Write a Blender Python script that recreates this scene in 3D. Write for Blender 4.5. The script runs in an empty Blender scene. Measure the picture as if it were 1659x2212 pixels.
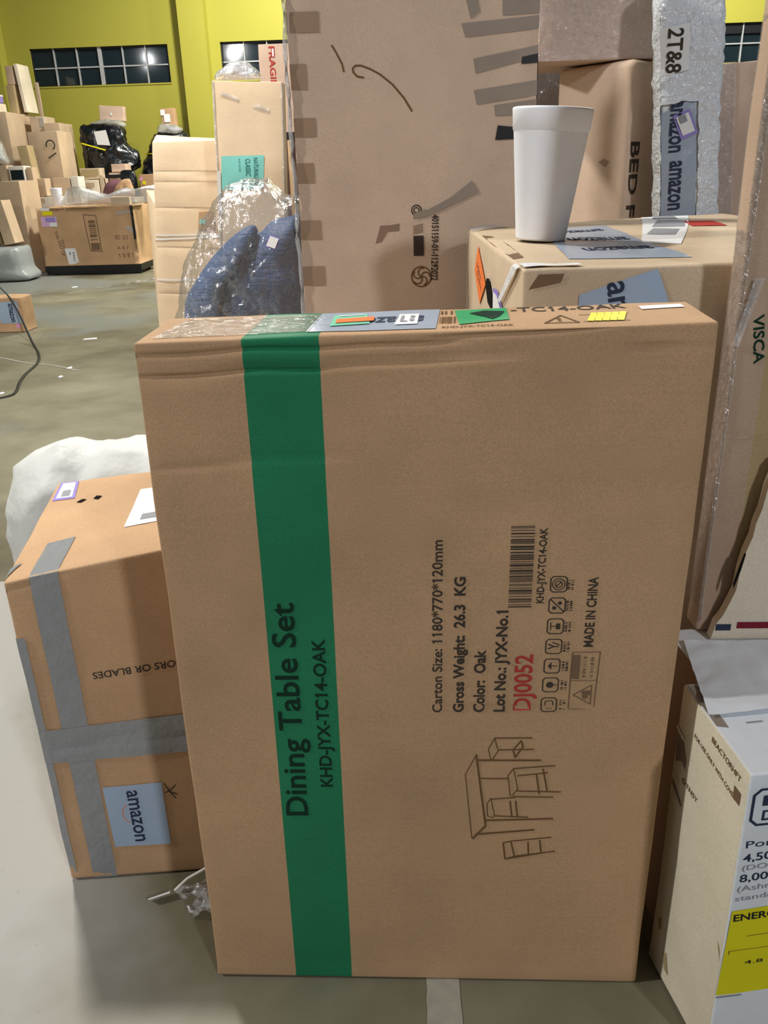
import bpy, math, random
from mathutils import Vector, Matrix, Euler, noise
R = math.radians
SC = bpy.context.scene
COL = SC.collection

# ------------------------------------------------------------------ camera, light, exposure
cd = bpy.data.cameras.new('camera'); cam = bpy.data.objects.new('camera', cd); COL.objects.link(cam)
SC.camera = cam
def set_camera():
    pitch, roll, yaw, f = .3931, -.0303, -.0491, 1794.36
    cd.sensor_fit = 'VERTICAL'; cd.sensor_height = 24.0; cd.lens = f / 2212 * 24.0
    cd.clip_start = .05; cd.clip_end = 100
    fw = Vector((math.sin(yaw), math.cos(yaw), 0)); rt = Vector((math.cos(yaw), -math.sin(yaw), 0)); up = Vector((0, 0, 1))
    f2 = fw * math.cos(pitch) - up * math.sin(pitch); u2 = up * math.cos(pitch) + fw * math.sin(pitch)
    r3 = rt * math.cos(roll) + u2 * math.sin(roll); u3 = u2 * math.cos(roll) - rt * math.sin(roll)
    m = Matrix((r3, u3, -f2)).transposed().to_4x4(); m.translation = Vector((.3899, -1.0714, 1.369))
    cam.matrix_world = m
set_camera()
w = bpy.data.worlds.new('world'); SC.world = w; w.use_nodes = True
w.node_tree.nodes['Background'].inputs[0].default_value = (.95, .98, 1.0, 1)
w.node_tree.nodes['Background'].inputs[1].default_value = .05
def lamp(name, loc, power, size, col, aim=None):
    l = bpy.data.lights.new(name, 'AREA'); l.shape = 'DISK'; l.size = size; l.energy = power; l.color = col
    o = bpy.data.objects.new(name, l); COL.objects.link(o); o.location = loc
    d = Vector(aim if aim else (loc[0], loc[1], 0)) - Vector(loc)
    o.rotation_euler = d.to_track_quat('-Z', 'Y').to_euler()
    return o
lamp('ceiling_lamp', (-1.25, 2.0, 4.7), 195, .35, (1, .95, .87))
lamp('ceiling_lamp', (-3.5, 7.4, 6.5), 150, .5, (1, .96, .88))
lamp('ceiling_lamp', (-1.5, 12.4, 6.2), 600, .6, (1, .97, .88))
lamp('ceiling_lamp', (4.5, 12.2, 7), 800, .6, (1, .97, .88))
lamp('ceiling_lamp', (-6.0, -.9, 5.2), 290, .5, (1, .97, .94), (.4, 0, .6))
lamp('ceiling_lamp', (4.0, -6.0, 5.2), 235, .5, (.93, .95, 1), (.5, .5, .8))
lamp('ceiling_lamp', (-11.2, -8.1, 6), 35, .3, (.95, .97, 1), (-4.4, 15.5, 3.3))
SC.view_settings.view_transform = 'Standard'; SC.view_settings.look = 'None'
SC.view_settings.exposure = 0.0; SC.view_settings.gamma = 1.0
SC.view_settings.use_curve_mapping = False

# ------------------------------------------------------------------ materials
def srgb(r, g, b):
    f = lambda c: (c / 255 / 12.92) if c <= 10 else ((c / 255 + .055) / 1.055) ** 2.4
    return (f(r), f(g), f(b))
def nmat(name):
    m = bpy.data.materials.new(name); m.use_nodes = True
    nt = m.node_tree; nt.nodes.clear()
    return m, nt, nt.nodes.new('ShaderNodeOutputMaterial')
def lk(nt, a, b): nt.links.new(a, b)
def mixrgb(nt, fac, a, b):
    n = nt.nodes.new('ShaderNodeMix'); n.data_type = 'RGBA'
    if hasattr(fac, 'links'): lk(nt, fac, n.inputs[0])
    else: n.inputs[0].default_value = fac
    for k, c in ((6, a), (7, b)):
        if hasattr(c, 'links'): lk(nt, c, n.inputs[k])
        else: n.inputs[k].default_value = (*c, 1)
    return n.outputs[2]
def noisetex(nt, scale, detail=3, rough=.5, sc=None, dist=0):
    tc = nt.nodes.new('ShaderNodeTexCoord'); n = nt.nodes.new('ShaderNodeTexNoise')
    n.inputs['Scale'].default_value = scale; n.inputs['Detail'].default_value = detail
    n.inputs['Roughness'].default_value = rough; n.inputs['Distortion'].default_value = dist
    if sc:
        mp = nt.nodes.new('ShaderNodeMapping'); mp.inputs['Scale'].default_value = sc
        lk(nt, tc.outputs['Object'], mp.inputs['Vector']); lk(nt, mp.outputs[0], n.inputs['Vector'])
    else: lk(nt, tc.outputs['Object'], n.inputs['Vector'])
    return n.outputs['Fac']
def ramp(nt, fac, stops):
    r = nt.nodes.new('ShaderNodeValToRGB'); lk(nt, fac, r.inputs[0])
    while len(r.color_ramp.elements) < len(stops): r.color_ramp.elements.new(.5)
    for e, (p, c) in zip(r.color_ramp.elements, stops):
        e.position = p; e.color = (*c, 1) if len(c) == 3 else c
    return r.outputs[0]
def bump(nt, h, s, d=.01):
    b = nt.nodes.new('ShaderNodeBump'); b.inputs['Strength'].default_value = s; b.inputs['Distance'].default_value = d
    lk(nt, h, b.inputs['Height']); return b.outputs[0]
def kraft(name, col, var=.12, rough=.75, line=1.0):
    m, nt, out = nmat(name); p = nt.nodes.new('ShaderNodeBsdfPrincipled')
    lo = tuple(c * (1 - var) for c in col); hi = tuple(min(1, c * (1 + var)) for c in col)
    c1 = mixrgb(nt, ramp(nt, noisetex(nt, 3.2, 4, .6), [(.3, (0, 0, 0)), (.7, (1, 1, 1))]), lo, hi)
    fl = noisetex(nt, 1.0, 2, .5, (2, 2, 150))
    c2 = mixrgb(nt, ramp(nt, fl, [(.35, (0, 0, 0)), (.65, (1, 1, 1))]), c1, c1)
    sp = ramp(nt, noisetex(nt, 420, 2, .6), [(.35, (.9, .9, .9)), (.65, (1.08, 1.08, 1.08))])
    mu = nt.nodes.new('ShaderNodeMix'); mu.data_type = 'RGBA'; mu.blend_type = 'MULTIPLY'; mu.inputs[0].default_value = 1
    lk(nt, c2, mu.inputs[6]); lk(nt, sp, mu.inputs[7])
    lk(nt, mu.outputs[2], p.inputs['Base Color']); p.inputs['Roughness'].default_value = rough
    p.inputs['Specular IOR Level'].default_value = .25
    lk(nt, bump(nt, fl, .12 * line, .002), p.inputs['Normal'])
    lk(nt, p.outputs[0], out.inputs[0]); return m
def plain(name, col, rough=.6, spec=.4, var=.06, scale=20, metal=0, bmp=0, bs=30):
    m, nt, out = nmat(name); p = nt.nodes.new('ShaderNodeBsdfPrincipled')
    lo = tuple(c * (1 - var) for c in col); hi = tuple(min(1, c * (1 + var)) for c in col)
    lk(nt, mixrgb(nt, noisetex(nt, scale, 3), lo, hi), p.inputs['Base Color'])
    p.inputs['Roughness'].default_value = rough; p.inputs['Specular IOR Level'].default_value = spec; p.inputs['Metallic'].default_value = metal
    if bmp: lk(nt, bump(nt, noisetex(nt, bs, 3, .6), bmp, .01), p.inputs['Normal'])
    lk(nt, p.outputs[0], out.inputs[0]); return m
def film(name, milk=.1, col=(.9, .95, 1), rough=.12, bs=60, bst=.6, sc=None, gl=.08, frs=.6):
    m, nt, out = nmat(name)
    n = bump(nt, noisetex(nt, bs, 4, .6, sc, .6), bst, .02)
    g = nt.nodes.new('ShaderNodeBsdfGlossy'); g.inputs['Roughness'].default_value = rough; g.inputs['Color'].default_value = (1, 1, 1, 1)
    d = nt.nodes.new('ShaderNodeBsdfDiffuse'); d.inputs['Color'].default_value = (*col, 1)
    t = nt.nodes.new('ShaderNodeBsdfTransparent'); t.inputs['Color'].default_value = (.97, .98, 1, 1)
    lk(nt, n, g.inputs['Normal'])
    fr = nt.nodes.new('ShaderNodeFresnel'); fr.inputs['IOR'].default_value = 1.45; lk(nt, n, fr.inputs['Normal'])
    ad = nt.nodes.new('ShaderNodeMath'); ad.operation = 'ADD'; ad.use_clamp = True; ad.inputs[1].default_value = gl; ms_ = nt.nodes.new('ShaderNodeMath'); ms_.operation = 'MULTIPLY'; ms_.inputs[1].default_value = frs; lk(nt, fr.outputs[0], ms_.inputs[0]); lk(nt, ms_.outputs[0], ad.inputs[0])
    m1 = nt.nodes.new('ShaderNodeMixShader'); m1.inputs[0].default_value = milk; lk(nt, t.outputs[0], m1.inputs[1]); lk(nt, d.outputs[0], m1.inputs[2])
    m2 = nt.nodes.new('ShaderNodeMixShader'); lk(nt, ad.outputs[0], m2.inputs[0]); lk(nt, m1.outputs[0], m2.inputs[1]); lk(nt, g.outputs[0], m2.inputs[2])
    lk(nt, m2.outputs[0], out.inputs[0]); return m

K = (.50, .315, .175)
M = dict(
    kraft=kraft('kraft', K), kraft_light=kraft('kraft_light', (.72, .51, .32)), kraft_warm=kraft('kraft_warm', (.54, .345, .195)),
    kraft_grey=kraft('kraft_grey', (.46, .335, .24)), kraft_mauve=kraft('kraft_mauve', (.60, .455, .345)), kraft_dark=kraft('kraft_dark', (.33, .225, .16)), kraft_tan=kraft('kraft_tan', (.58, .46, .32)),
    kraft_peach=kraft('kraft_peach', (.84, .65, .44)), kraft_olive=kraft('kraft_olive', (.42, .32, .17)), kraft_pale=kraft('kraft_pale', (.78, .69, .54)), kraft_heap=kraft('kraft_heap', (.57, .43, .29)), kraft_buff=kraft('kraft_buff', (.78, .72, .56)),
    kraft_white=kraft('kraft_white', (.74, .71, .64), .05), kraft_brown=kraft('kraft_brown', (.27, .175, .125)), kraft_rose=kraft('kraft_rose', (.60, .44, .34)),
    green=kraft('printed_green', (.016, .20, .088), .12, .6), ink=plain('brown_ink', (.055, .042, .032), .8, .2), ink_faint=plain('faint_ink', (.20, .125, .075), .8, .2),
    ink_mid=plain('mid_ink', (.155, .085, .035), .8, .2), red=plain('red_ink', (.45, .05, .04), .8, .2), inkgreen=plain('dark_green_ink', (.004, .03, .016), .7, .2),
    tapeblue=plain('blue_grey_tape', (.36, .43, .53), .3, .6, .05, 20, 0, .15, 40), tapegrey=plain('grey_tape', (.27, .285, .295), .28, .6, .08, 14, 0, .3, 30),
    tapebrown=plain('brown_tape', (.36, .245, .165), .35, .5), tapedark=plain('smoky_tape', (.30, .245, .20), .3, .6, .1),
    black=plain('black_tape', (.012, .013, .016), .35, .5), hole=plain('dark_hole', (.008, .007, .006), .9, .1),
    label=plain('label_blue', (.36, .47, .62), .5, .4, .03), white=plain('white_paper', (.80, .81, .82), .6, .3, .03), teal=plain('teal_paper', (.27, .72, .64), .6, .3, .04),
    tealdark=plain('teal_ink', (.035, .20, .20), .7, .2), mint=plain('mint', (.2, .6, .4), .6), orange=plain('orange', (.85, .21, .05), .6, .3), purple=plain('purple', (.30, .24, .62), .6, .3),
    lilac=plain('lilac', (.62, .42, .66), .6, .3), yellow=plain('yellow', (.80, .72, .01), .55, .3, .05), greensticker=plain('green_sticker', (.03, .36, .13), .5, .4),
    foam=plain('foam_cup', (.86, .89, .95), .55, .35, .02, 90), bubble=plain('white_padding', (.60, .62, .60), .5, .4, .04, 9, 0, .5, 14),
    blackfilm=plain('black_film', (.008, .010, .013), .22, .6, .2, 8, 0, .9, 9), strap=plain('white_strap', (.86, .83, .78), .4, .5), wood=plain('dark_board', (.10, .055, .045), .5, .4),
    lightwood=plain('light_board', (.60, .43, .25), .6, .3), metal=plain('mullion_metal', (.42, .43, .44), .4, .5, .2, 6), glass=plain('night_glass', (.012, .022, .028), .06, .5, .3, 2),
    maroon=plain('maroon_cloth', (.16, .07, .085), .7, .3), dolly=plain('black_plastic', (.010, .010, .012), .5, .4), greyfilm=plain('grey_film', (.32, .35, .34), .3, .5, .1, 4, 0, .6, 6),
    navy=plain('navy_ink', (.03, .04, .08), .7, .2), darkred=plain('dark_red_ink', (.20, .015, .03), .7, .2), pink=plain('pink', (.8, .35, .6), .6), whitebox=plain('white_carton', (.80, .84, .88), .55, .35, .03, 12, 0, .25, 16),
    greyink=plain('grey_ink', (.30, .31, .34), .7, .2), tissue=plain('white_tape', (.78, .79, .80), .4, .5, .04, 30, 0, .5, 60),
    film=film('clear_film'), film_milk=film('milky_film', .30, (.72, .74, .76), .14, 40, .9), film_bag=film('bag_film', .09, (.8, .8, .8), .13, 20, .6, (1.6, 1.6, .7), .12, .3), film_bub=plain('bubble_film', (.74, .79, .86), .10, 1.0, .12, 12, 0, 1.0, 60), film_scrap=film('scrap_film', .35, (.82, .86, .92), .12, 50, 1.0, None, .2, .5),
    film_tape=film('clear_tape', .10, (.8, .78, .74), .15, 60, .5, None, .06),
)
def cushion_mat():
    m, nt, out = nmat('blue_cloth'); p = nt.nodes.new('ShaderNodeBsdfPrincipled')
    lk(nt, mixrgb(nt, noisetex(nt, 9, 4), (.028, .065, .175), (.085, .15, .29)), p.inputs['Base Color'])
    p.inputs['Roughness'].default_value = .55; lk(nt, bump(nt, noisetex(nt, 3, 3, .6, (3, 3, 14)), .5, .02), p.inputs['Normal'])
    lk(nt, p.outputs[0], out.inputs[0]); return m
M['blue'] = cushion_mat()
def floor_mat():
    m, nt, out = nmat('concrete'); p = nt.nodes.new('ShaderNodeBsdfPrincipled')
    base = mixrgb(nt, ramp(nt, noisetex(nt, .8, 5, .6), [(.35, (0, 0, 0)), (.68, (1, 1, 1))]), (.10, .090, .052), (.285, .268, .19))
    grey = mixrgb(nt, ramp(nt, noisetex(nt, .33, 3, .5, None, .5), [(.52, (0, 0, 0)), (.6, (1, 1, 1))]), base, (.20, .21, .19))
    # lamp light painted into the floor colour at near left, with a noise-broken edge
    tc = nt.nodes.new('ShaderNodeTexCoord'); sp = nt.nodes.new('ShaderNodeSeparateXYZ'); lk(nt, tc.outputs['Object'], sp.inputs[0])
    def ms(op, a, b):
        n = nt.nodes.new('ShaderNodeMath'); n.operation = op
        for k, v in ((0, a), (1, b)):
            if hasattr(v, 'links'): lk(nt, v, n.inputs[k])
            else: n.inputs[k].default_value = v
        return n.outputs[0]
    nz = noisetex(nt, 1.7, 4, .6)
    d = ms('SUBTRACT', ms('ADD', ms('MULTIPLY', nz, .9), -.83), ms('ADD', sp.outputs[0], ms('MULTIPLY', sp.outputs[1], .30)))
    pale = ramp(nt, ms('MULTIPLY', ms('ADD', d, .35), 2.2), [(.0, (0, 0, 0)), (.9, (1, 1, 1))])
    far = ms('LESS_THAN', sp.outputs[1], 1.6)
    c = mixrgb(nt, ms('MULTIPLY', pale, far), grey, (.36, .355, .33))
    speck = ramp(nt, noisetex(nt, 38, 4, .7), [(.66, (0, 0, 0)), (.74, (1, 1, 1))])
    c = mixrgb(nt, ms('MULTIPLY', speck, .45), c, (.17, .15, .12))
    lt = ramp(nt, noisetex(nt, 30, 4, .7, (1, 1.7, 1)), [(.70, (0, 0, 0)), (.76, (1, 1, 1))])
    c = mixrgb(nt, ms('MULTIPLY', lt, .35), c, (.62, .60, .54))
    lk(nt, c, p.inputs['Base Color']); p.inputs['Roughness'].default_value = .5; p.inputs['Specular IOR Level'].default_value = .35
    lk(nt, bump(nt, noisetex(nt, 22, 5, .7), .15, .006), p.inputs['Normal'])
    lk(nt, p.outputs[0], out.inputs[0]); return m
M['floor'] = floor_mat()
M['wall'] = plain('yellow_paint', (.40, .375, .055), .6, .3, .05, .7)
M['floorpaint'] = plain('worn_floor_paint', (.33, .315, .26), .6, .3, .25, 40)

# ------------------------------------------------------------------ scene tree helpers
def meshob(name, vs, fs, mats, parent=None, mi=None, smooth=False):
    me = bpy.data.meshes.new(name); me.from_pydata([tuple(v) for v in vs], [], fs); me.update()
    for m in (mats if isinstance(mats, (list, tuple)) else [mats]): me.materials.append(m)
    if mi: me.polygons.foreach_set('material_index', mi)
    if smooth: me.polygons.foreach_set('use_smooth', [True] * len(fs))
    o = bpy.data.objects.new(name, me); COL.objects.link(o)
    if parent: o.parent = parent
    return o
def tag(o, label=None, cat=None, group=None, kind=None):
    if label: o['label'] = label
    if cat: o['category'] = cat
    if group: o['group'] = group
    if kind: o['kind'] = kind
    return o
def thing(name, label, cat, loc=(0, 0, 0), rot=(0, 0, 0), group=None):
    o = bpy.data.objects.new(name, None); COL.objects.link(o); o.empty_display_size = .1
    o.location = loc; o.rotation_euler = rot
    return tag(o, label, cat, group)
def boxmesh(bs):
    vs, fs = [], []
    for x0, y0, z0, x1, y1, z1 in bs:
        n = len(vs)
        vs += [(x0, y0, z0), (x1, y0, z0), (x1, y1, z0), (x0, y1, z0), (x0, y0, z1), (x1, y0, z1), (x1, y1, z1), (x0, y1, z1)]
        fs += [tuple(n + i for i in q) for q in ((0, 3, 2, 1), (4, 5, 6, 7), (0, 1, 5, 4), (1, 2, 6, 5), (2, 3, 7, 6), (3, 0, 4, 7))]
    return vs, fs
def struct(name, bs, mat, parent=None):
    o = meshob(name, *boxmesh(bs), mat, parent)
    if not parent: o['kind'] = 'structure'
    return o

_tc = {}
def textmesh(s, bold):
    k = (s, bold)
    if k not in _tc:
        cu = bpy.data.curves.new('t', 'FONT'); cu.body = s; cu.size = 1; cu.offset = bold; cu.resolution_u = 3
        ob = bpy.data.objects.new('t', cu); me = bpy.data.meshes.new_from_object(ob)
        vs = [(v.co.x, v.co.y) for v in me.vertices]; fs = [tuple(p.vertices) for p in me.polygons]
        for i, ch in enumerate(s):        # a slanted flag on every figure one
            if ch != '1': continue
            cu.body = s[:i + 1]; m2 = bpy.data.meshes.new_from_object(ob); xr = max(v.co.x for v in m2.vertices); h = max(v[1] for v in vs); bpy.data.meshes.remove(m2)
            n = len(vs); st = .085 + bold; vs += [(xr - st * .6, h), (xr - st * .6, h - .13), (xr - st - .13, h - .24), (xr - st - .13, h - .14)]; fs.append((n, n + 3, n + 2, n + 1))
        bpy.data.objects.remove(ob); bpy.data.curves.remove(cu); bpy.data.meshes.remove(me)
        x0 = min(v[0] for v in vs); x1 = max(v[0] for v in vs); y0 = 0; y1 = max(v[1] for v in vs)
        _tc[k] = ([((x - x0) / (x1 - x0), (y - y0) / (y1 - y0)) for x, y in vs], fs)
    return _tc[k]

class Flat:
    """2D print collected in the coordinates of one box face"""
    def __init__(s): s.v = []; s.f = []
    def grid(s, a, b, c, d, step=.03):
        nx = max(1, int(math.dist(a, b) / step)); ny = max(1, int(math.dist(a, d) / step)); n = len(s.v)
        for j in range(ny + 1):
            for i in range(nx + 1):
                t, q = i / nx, j / ny
                s.v.append(tuple((a[k] * (1 - t) + b[k] * t) * (1 - q) + (d[k] * (1 - t) + c[k] * t) * q for k in (0, 1)))
        for j in range(ny):
            for i in range(nx):
                p = n + j * (nx + 1) + i; s.f.append((p, p + 1, p + nx + 2, p + nx + 1))
        return s
    def rect(s, u0, v0, u1, v1, step=.03): return s.grid((u0, v0), (u1, v0), (u1, v1), (u0, v1), step)
    def poly(s, pts):
        n = len(s.v); s.v += [tuple(p) for p in pts]; s.f.append(tuple(range(n, n + len(pts)))); return s
    def line(s, pts, w, closed=False):
        pts = list(pts) + ([pts[0]] if closed else [])
        for a, b in zip(pts, pts[1:]):
            dx, dy = b[0] - a[0], b[1] - a[1]; L = math.hypot(dx, dy) or 1e-9; nx, ny = -dy / L * w / 2, dx / L * w / 2; ex, ey = dx / L * w * .3, dy / L * w * .3
            s.grid((a[0] - nx - ex, a[1] - ny - ey), (b[0] - nx + ex, b[1] - ny + ey), (b[0] + nx + ex, b[1] + ny + ey), (a[0] + nx - ex, a[1] + ny - ey), .06)
        return s
    def ring(s, c, r, w, n=20, a0=0, a1=360):
        m = max(3, int(n * abs(a1 - a0) / 360)); return s.line([(c[0] + r * math.cos(R(a0 + (a1 - a0) * i / m)), c[1] + r * math.sin(R(a0 + (a1 - a0) * i / m))) for i in range(m + 1)], w)
    def disc(s, c, r, n=14): return s.poly([(c[0] + r * math.cos(2 * math.pi * i / n), c[1] + r * math.sin(2 * math.pi * i / n)) for i in range(n)])
    def rrect(s, c, hw, hh, w, ang=0):
        k = min(hw, hh) * .3; P = [(-hw + k, -hh), (hw - k, -hh), (hw, -hh + k), (hw, hh - k), (hw - k, hh), (-hw + k, hh), (-hw, hh - k), (-hw, -hh + k)]
        ca, sa = math.cos(R(ang)), math.sin(R(ang)); return s.line([(c[0] + x * ca - y * sa, c[1] + x * sa + y * ca) for x, y in P], w, True)
    def text(s, body, u, v, L, H, ang=0, bold=.0):
        tv, tf = textmesh(body, bold); n = len(s.v); ca, sa = math.cos(R(ang)), math.sin(R(ang))
        for x, y in tv: s.v.append((u + x * L * ca - y * H * sa, v + x * L * sa + y * H * ca))
        s.f += [tuple(n + i for i in f) for f in tf]; return s
    def bars(s, u0, v0, u1, v1, n, vert=True, seed=1):
        rg = random.Random(seed); ws = [rg.choice((1, 1, 2, 3)) for _ in range(2 * n)]; T = sum(ws); p = 0
        for i, q in enumerate(ws):
            a, b = p / T, (p + q) / T; p += q
            if i % 2 == 0:
                if vert: s.rect(u0 + (u1 - u0) * a, v0, u0 + (u1 - u0) * b, v1, .05)
                else: s.rect(u0, v0 + (v1 - v0) * a, u1, v0 + (v1 - v0) * b, .05)
        return s

NRM = dict(front=(0, -1, 0), back=(0, 1, 0), left=(-1, 0, 0), right=(1, 0, 0), top=(0, 0, 1), bottom=(0, 0, -1))
class Carton:
    def __init__(s, name, label, cat, corner, size, mat, rz=0, r=.005, amp=.0015, res=.05, seed=0, warp=None, grooves=(), fm=None, bands=(), tilt=(0, 0), group=None, freq=5, parent=None):
        s.w, s.d, s.h = size; s.r = r; s.amp = amp; s.seed = seed; s.warp = warp or {}; s.gr = grooves; s.fq = freq
        ca, sa = math.cos(R(rz)), math.sin(R(rz)); cx, cy = s.w / 2, s.d / 2
        s.root = thing(name, label, cat, (corner[0] + cx * ca - cy * sa, corner[1] + cx * sa + cy * ca, corner[2]), (R(tilt[0]), R(tilt[1]), R(rz)), group)
        mats = [mat]; fm = fm or {}
        vs, fs, mi, key = [], [], [], {}
        for face in NRM:
            U, V = s.dims(face)
            bu = [x for b in bands if b[0] == face for x in b[1:3]]
            cu = s.coords(U, res, bu); cv = s.coords(V, res, [x for g in s.gr if g[0] == face for x in (g[2] - g[3], g[2] - g[3] / 2, g[2], g[2] + g[3] / 2, g[2] + g[3])])
            idx = []
            for v in cv:
                row = []
                for u in cu:
                    p = s.S(face, u, v, 0); k = (round(p.x, 5), round(p.y, 5), round(p.z, 5))
                    if k not in key: key[k] = len(vs); vs.append(p)
                    row.append(key[k])
                idx.append(row)
            for j in range(len(cv) - 1):
                for i in range(len(cu) - 1):
                    q = [idx[j][i], idx[j][i + 1], idx[j + 1][i + 1], idx[j + 1][i]]
                    q2 = [a for n_, a in enumerate(q) if a != q[n_ - 1]]
                    if len(set(q2)) < 3: continue
                    m = fm.get(face, mat); uc = (cu[i] + cu[i + 1]) / 2
                    for b in bands:
                        if b[0] == face and b[1] < uc < b[2]: m = b[3]
                    if m not in mats: mats.append(m)
                    fs.append(tuple(q2)); mi.append(mats.index(m))
        s.body = meshob('body', vs, fs, mats, s.root, mi, True)
    def dims(s, f): return {'front': (s.w, s.h), 'back': (s.w, s.h), 'left': (s.d, s.h), 'right': (s.d, s.h)}.get(f, (s.w, s.d))
    def coords(s, L, res, extra):
        n = max(2, int(L / res)); r = s.r
        c = {0, r * .3, r * .65, r, L - r, L - r * .65, L - r * .3, L} | {r + (L - 2 * r) * i / n for i in range(1, n)} | {e for e in extra if r < e < L - r}
        c = sorted(c); o = [c[0]]
        for x in c[1:]:
            if x - o[-1] > 1e-5: o.append(x)
        return o
    def S(s, f, u, v, off=0):
        w, d, h = s.w, s.d, s.h
        p = {'front': (u - w / 2, -d / 2, v), 'back': (w / 2 - u, d / 2, v), 'left': (-w / 2, d / 2 - u, v), 'right': (w / 2, u - d / 2, v),
             'top': (u - w / 2, v - d / 2, h), 'bottom': (u - w / 2, d / 2 - v, 0)}[f]
        p = Vector(p); r = s.r
        q = Vector((max(-w / 2 + r, min(w / 2 - r, p.x)), max(-d / 2 + r, min(d / 2 - r, p.y)), max(r, min(h - r, p.z))))
        n = (p - q)
        n = n.normalized() if n.length > 1e-9 else Vector(NRM[f])
        b = q + n * r; a = 0
        if s.amp:
            a = s.amp * (noise.noise(b * s.fq + Vector((s.seed * 7.3, 1.7, 3.1))) + .6 * noise.noise(b * s.fq * 2.7 + Vector((1, s.seed * 3.1, 9)))) - s.amp
            a *= 1 if b.z > .02 else max(0, b.z / .02)
        for g in s.gr:                     # crease: (face, depth, position, half width, u from, u to, slope)
            if g[0] != f and abs(n.dot(Vector(NRM[g[0]]))) < .5: continue
            uu = p.x + w / 2 if g[0] in ('front', 'top') else u
            vv = p.z if g[0] != 'top' else v
            if g[4] <= uu <= g[5]:
                t = (vv - g[2] - g[6] * uu - .004 * noise.noise(Vector((uu * 9, 3, s.seed)))) / g[3]
                fade = min(1, (uu - g[4]) / .03 + .2, (g[5] - uu) / .03 + .2)
                a -= g[1] * math.exp(-t * t * 3) * max(0, fade) * max(0, n.dot(Vector(NRM[g[0]])))
        b = b + n * (a + off)
        if s.warp:
            tx, ty, tz = b.x / w + .5, b.y / d + .5, b.z / h
            for k, dv in s.warp.items():
                wt = (tx if k[0] == '1' else 1 - tx) * (ty if k[1] == '1' else 1 - ty) * (tz if k[2] == '1' else 1 - tz)
                b = b + Vector(dv) * wt
        return b
    def put(s, name, items, mat, off=.0008, parent=None, label=None):
        if isinstance(items, tuple): items = [items]
        vs, fs = [], []
        for face, fl in items:
            n = len(vs); U, V = s.dims(face)
            vs += [s.S(face, u, v, off) for u, v in fl.v]; fs += [tuple(n + i for i in f) for f in fl.f]
        o = meshob(name, vs, fs, mat, parent or s.root, None, False)
        if label: o['label'] = label
        return o

def putm(c, name, face, flats, mat, off=.0008, parent=None, label=None):
    for q in flats: c.put(name, (face, q), mat, off, parent, label)
def resample(pts, n, closed=True):
    out = []; m = len(pts)
    for i in range(m):
        p0, p1, p2, p3 = pts[i - 1], pts[i], pts[(i + 1) % m], pts[(i + 2) % m]
        for k in range(8):
            t = k / 8
            out.append(tuple(.5 * (2 * p1[j] + (p2[j] - p0[j]) * t + (2 * p0[j] - 5 * p1[j] + 4 * p2[j] - p3[j]) * t * t + (3 * p1[j] - p0[j] - 3 * p2[j] + p3[j]) * t ** 3) for j in range(2)))
    L = [0]
    for a, b in zip(out, out[1:] + out[:1]): L.append(L[-1] + math.dist(a, b))
    res = []; k = 0
    for i in range(n):
        d = L[-1] * i / n
        while L[k + 1] < d: k += 1
        t = (d - L[k]) / max(1e-9, L[k + 1] - L[k]); a, b = out[k], out[(k + 1) % len(out)]
        res.append((a[0] + (b[0] - a[0]) * t, a[1] + (b[1] - a[1]) * t))
    return res
def pillow(name, pts, y, front, back, mat, parent, amp=.01, fq=8, n=72, rings=12, power=.5, seed=0, sc=(1, 1, 1), zmin=None):
    """rounded soft body from a side outline in x,z (world), front/back thickness"""
    ol = resample(pts, n); cx = sum(p[0] for p in ol) / n; cz = sum(p[1] for p in ol) / n
    org = parent.location if parent else Vector()
    vs, fs = [], []
    for sgn, th in ((-1, front), (1, back)):
        base = len(vs); vs.append(Vector((cx, y + sgn * th, cz)))
        for k in range(1, rings + 1):
            s_ = math.sin(k / rings * math.pi / 2)
            for px, pz in ol: vs.append(Vector((cx + (px - cx) * s_, y + sgn * th * max(0, 1 - s_ ** 2.4) ** power, cz + (pz - cz) * s_)))
        for i in range(n):
            a, b = base + 1 + i, base + 1 + (i + 1) % n
            fs.append((base, b, a) if sgn > 0 else (base, a, b))
            for k in range(rings - 1):
                o = base + 1 + k * n; q = (o + i, o + n + i, o + n + (i + 1) % n, o + (i + 1) % n)
                fs.append(q if sgn < 0 else q[::-1])
    for v in vs:
        k = Vector((v.x * sc[0], v.y * sc[1], v.z * sc[2])) * fq + Vector((seed, 0, 0))
        dv = Vector((noise.noise(k), noise.noise(k + Vector((9, 2, 4))), noise.noise(k + Vector((3, 8, 1))))) + .5 * noise.noise_vector(k * 2.3)
        v += dv * amp
        if zmin is not None: v.z = max(v.z, zmin)
        v -= org
    # weld the rim
    key, mp, nv = {}, [], []
    for v in vs:
        kk = (round(v.x, 5), round(v.y, 5), round(v.z, 5))
        if kk not in key: key[kk] = len(nv); nv.append(v)
        mp.append(key[kk])
    fs = [tuple(mp[i] for i in f) for f in fs]; fs = [f for f in fs if len(set(f)) == len(f)]
    return meshob(name, nv, fs, mat, parent, None, True)
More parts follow.
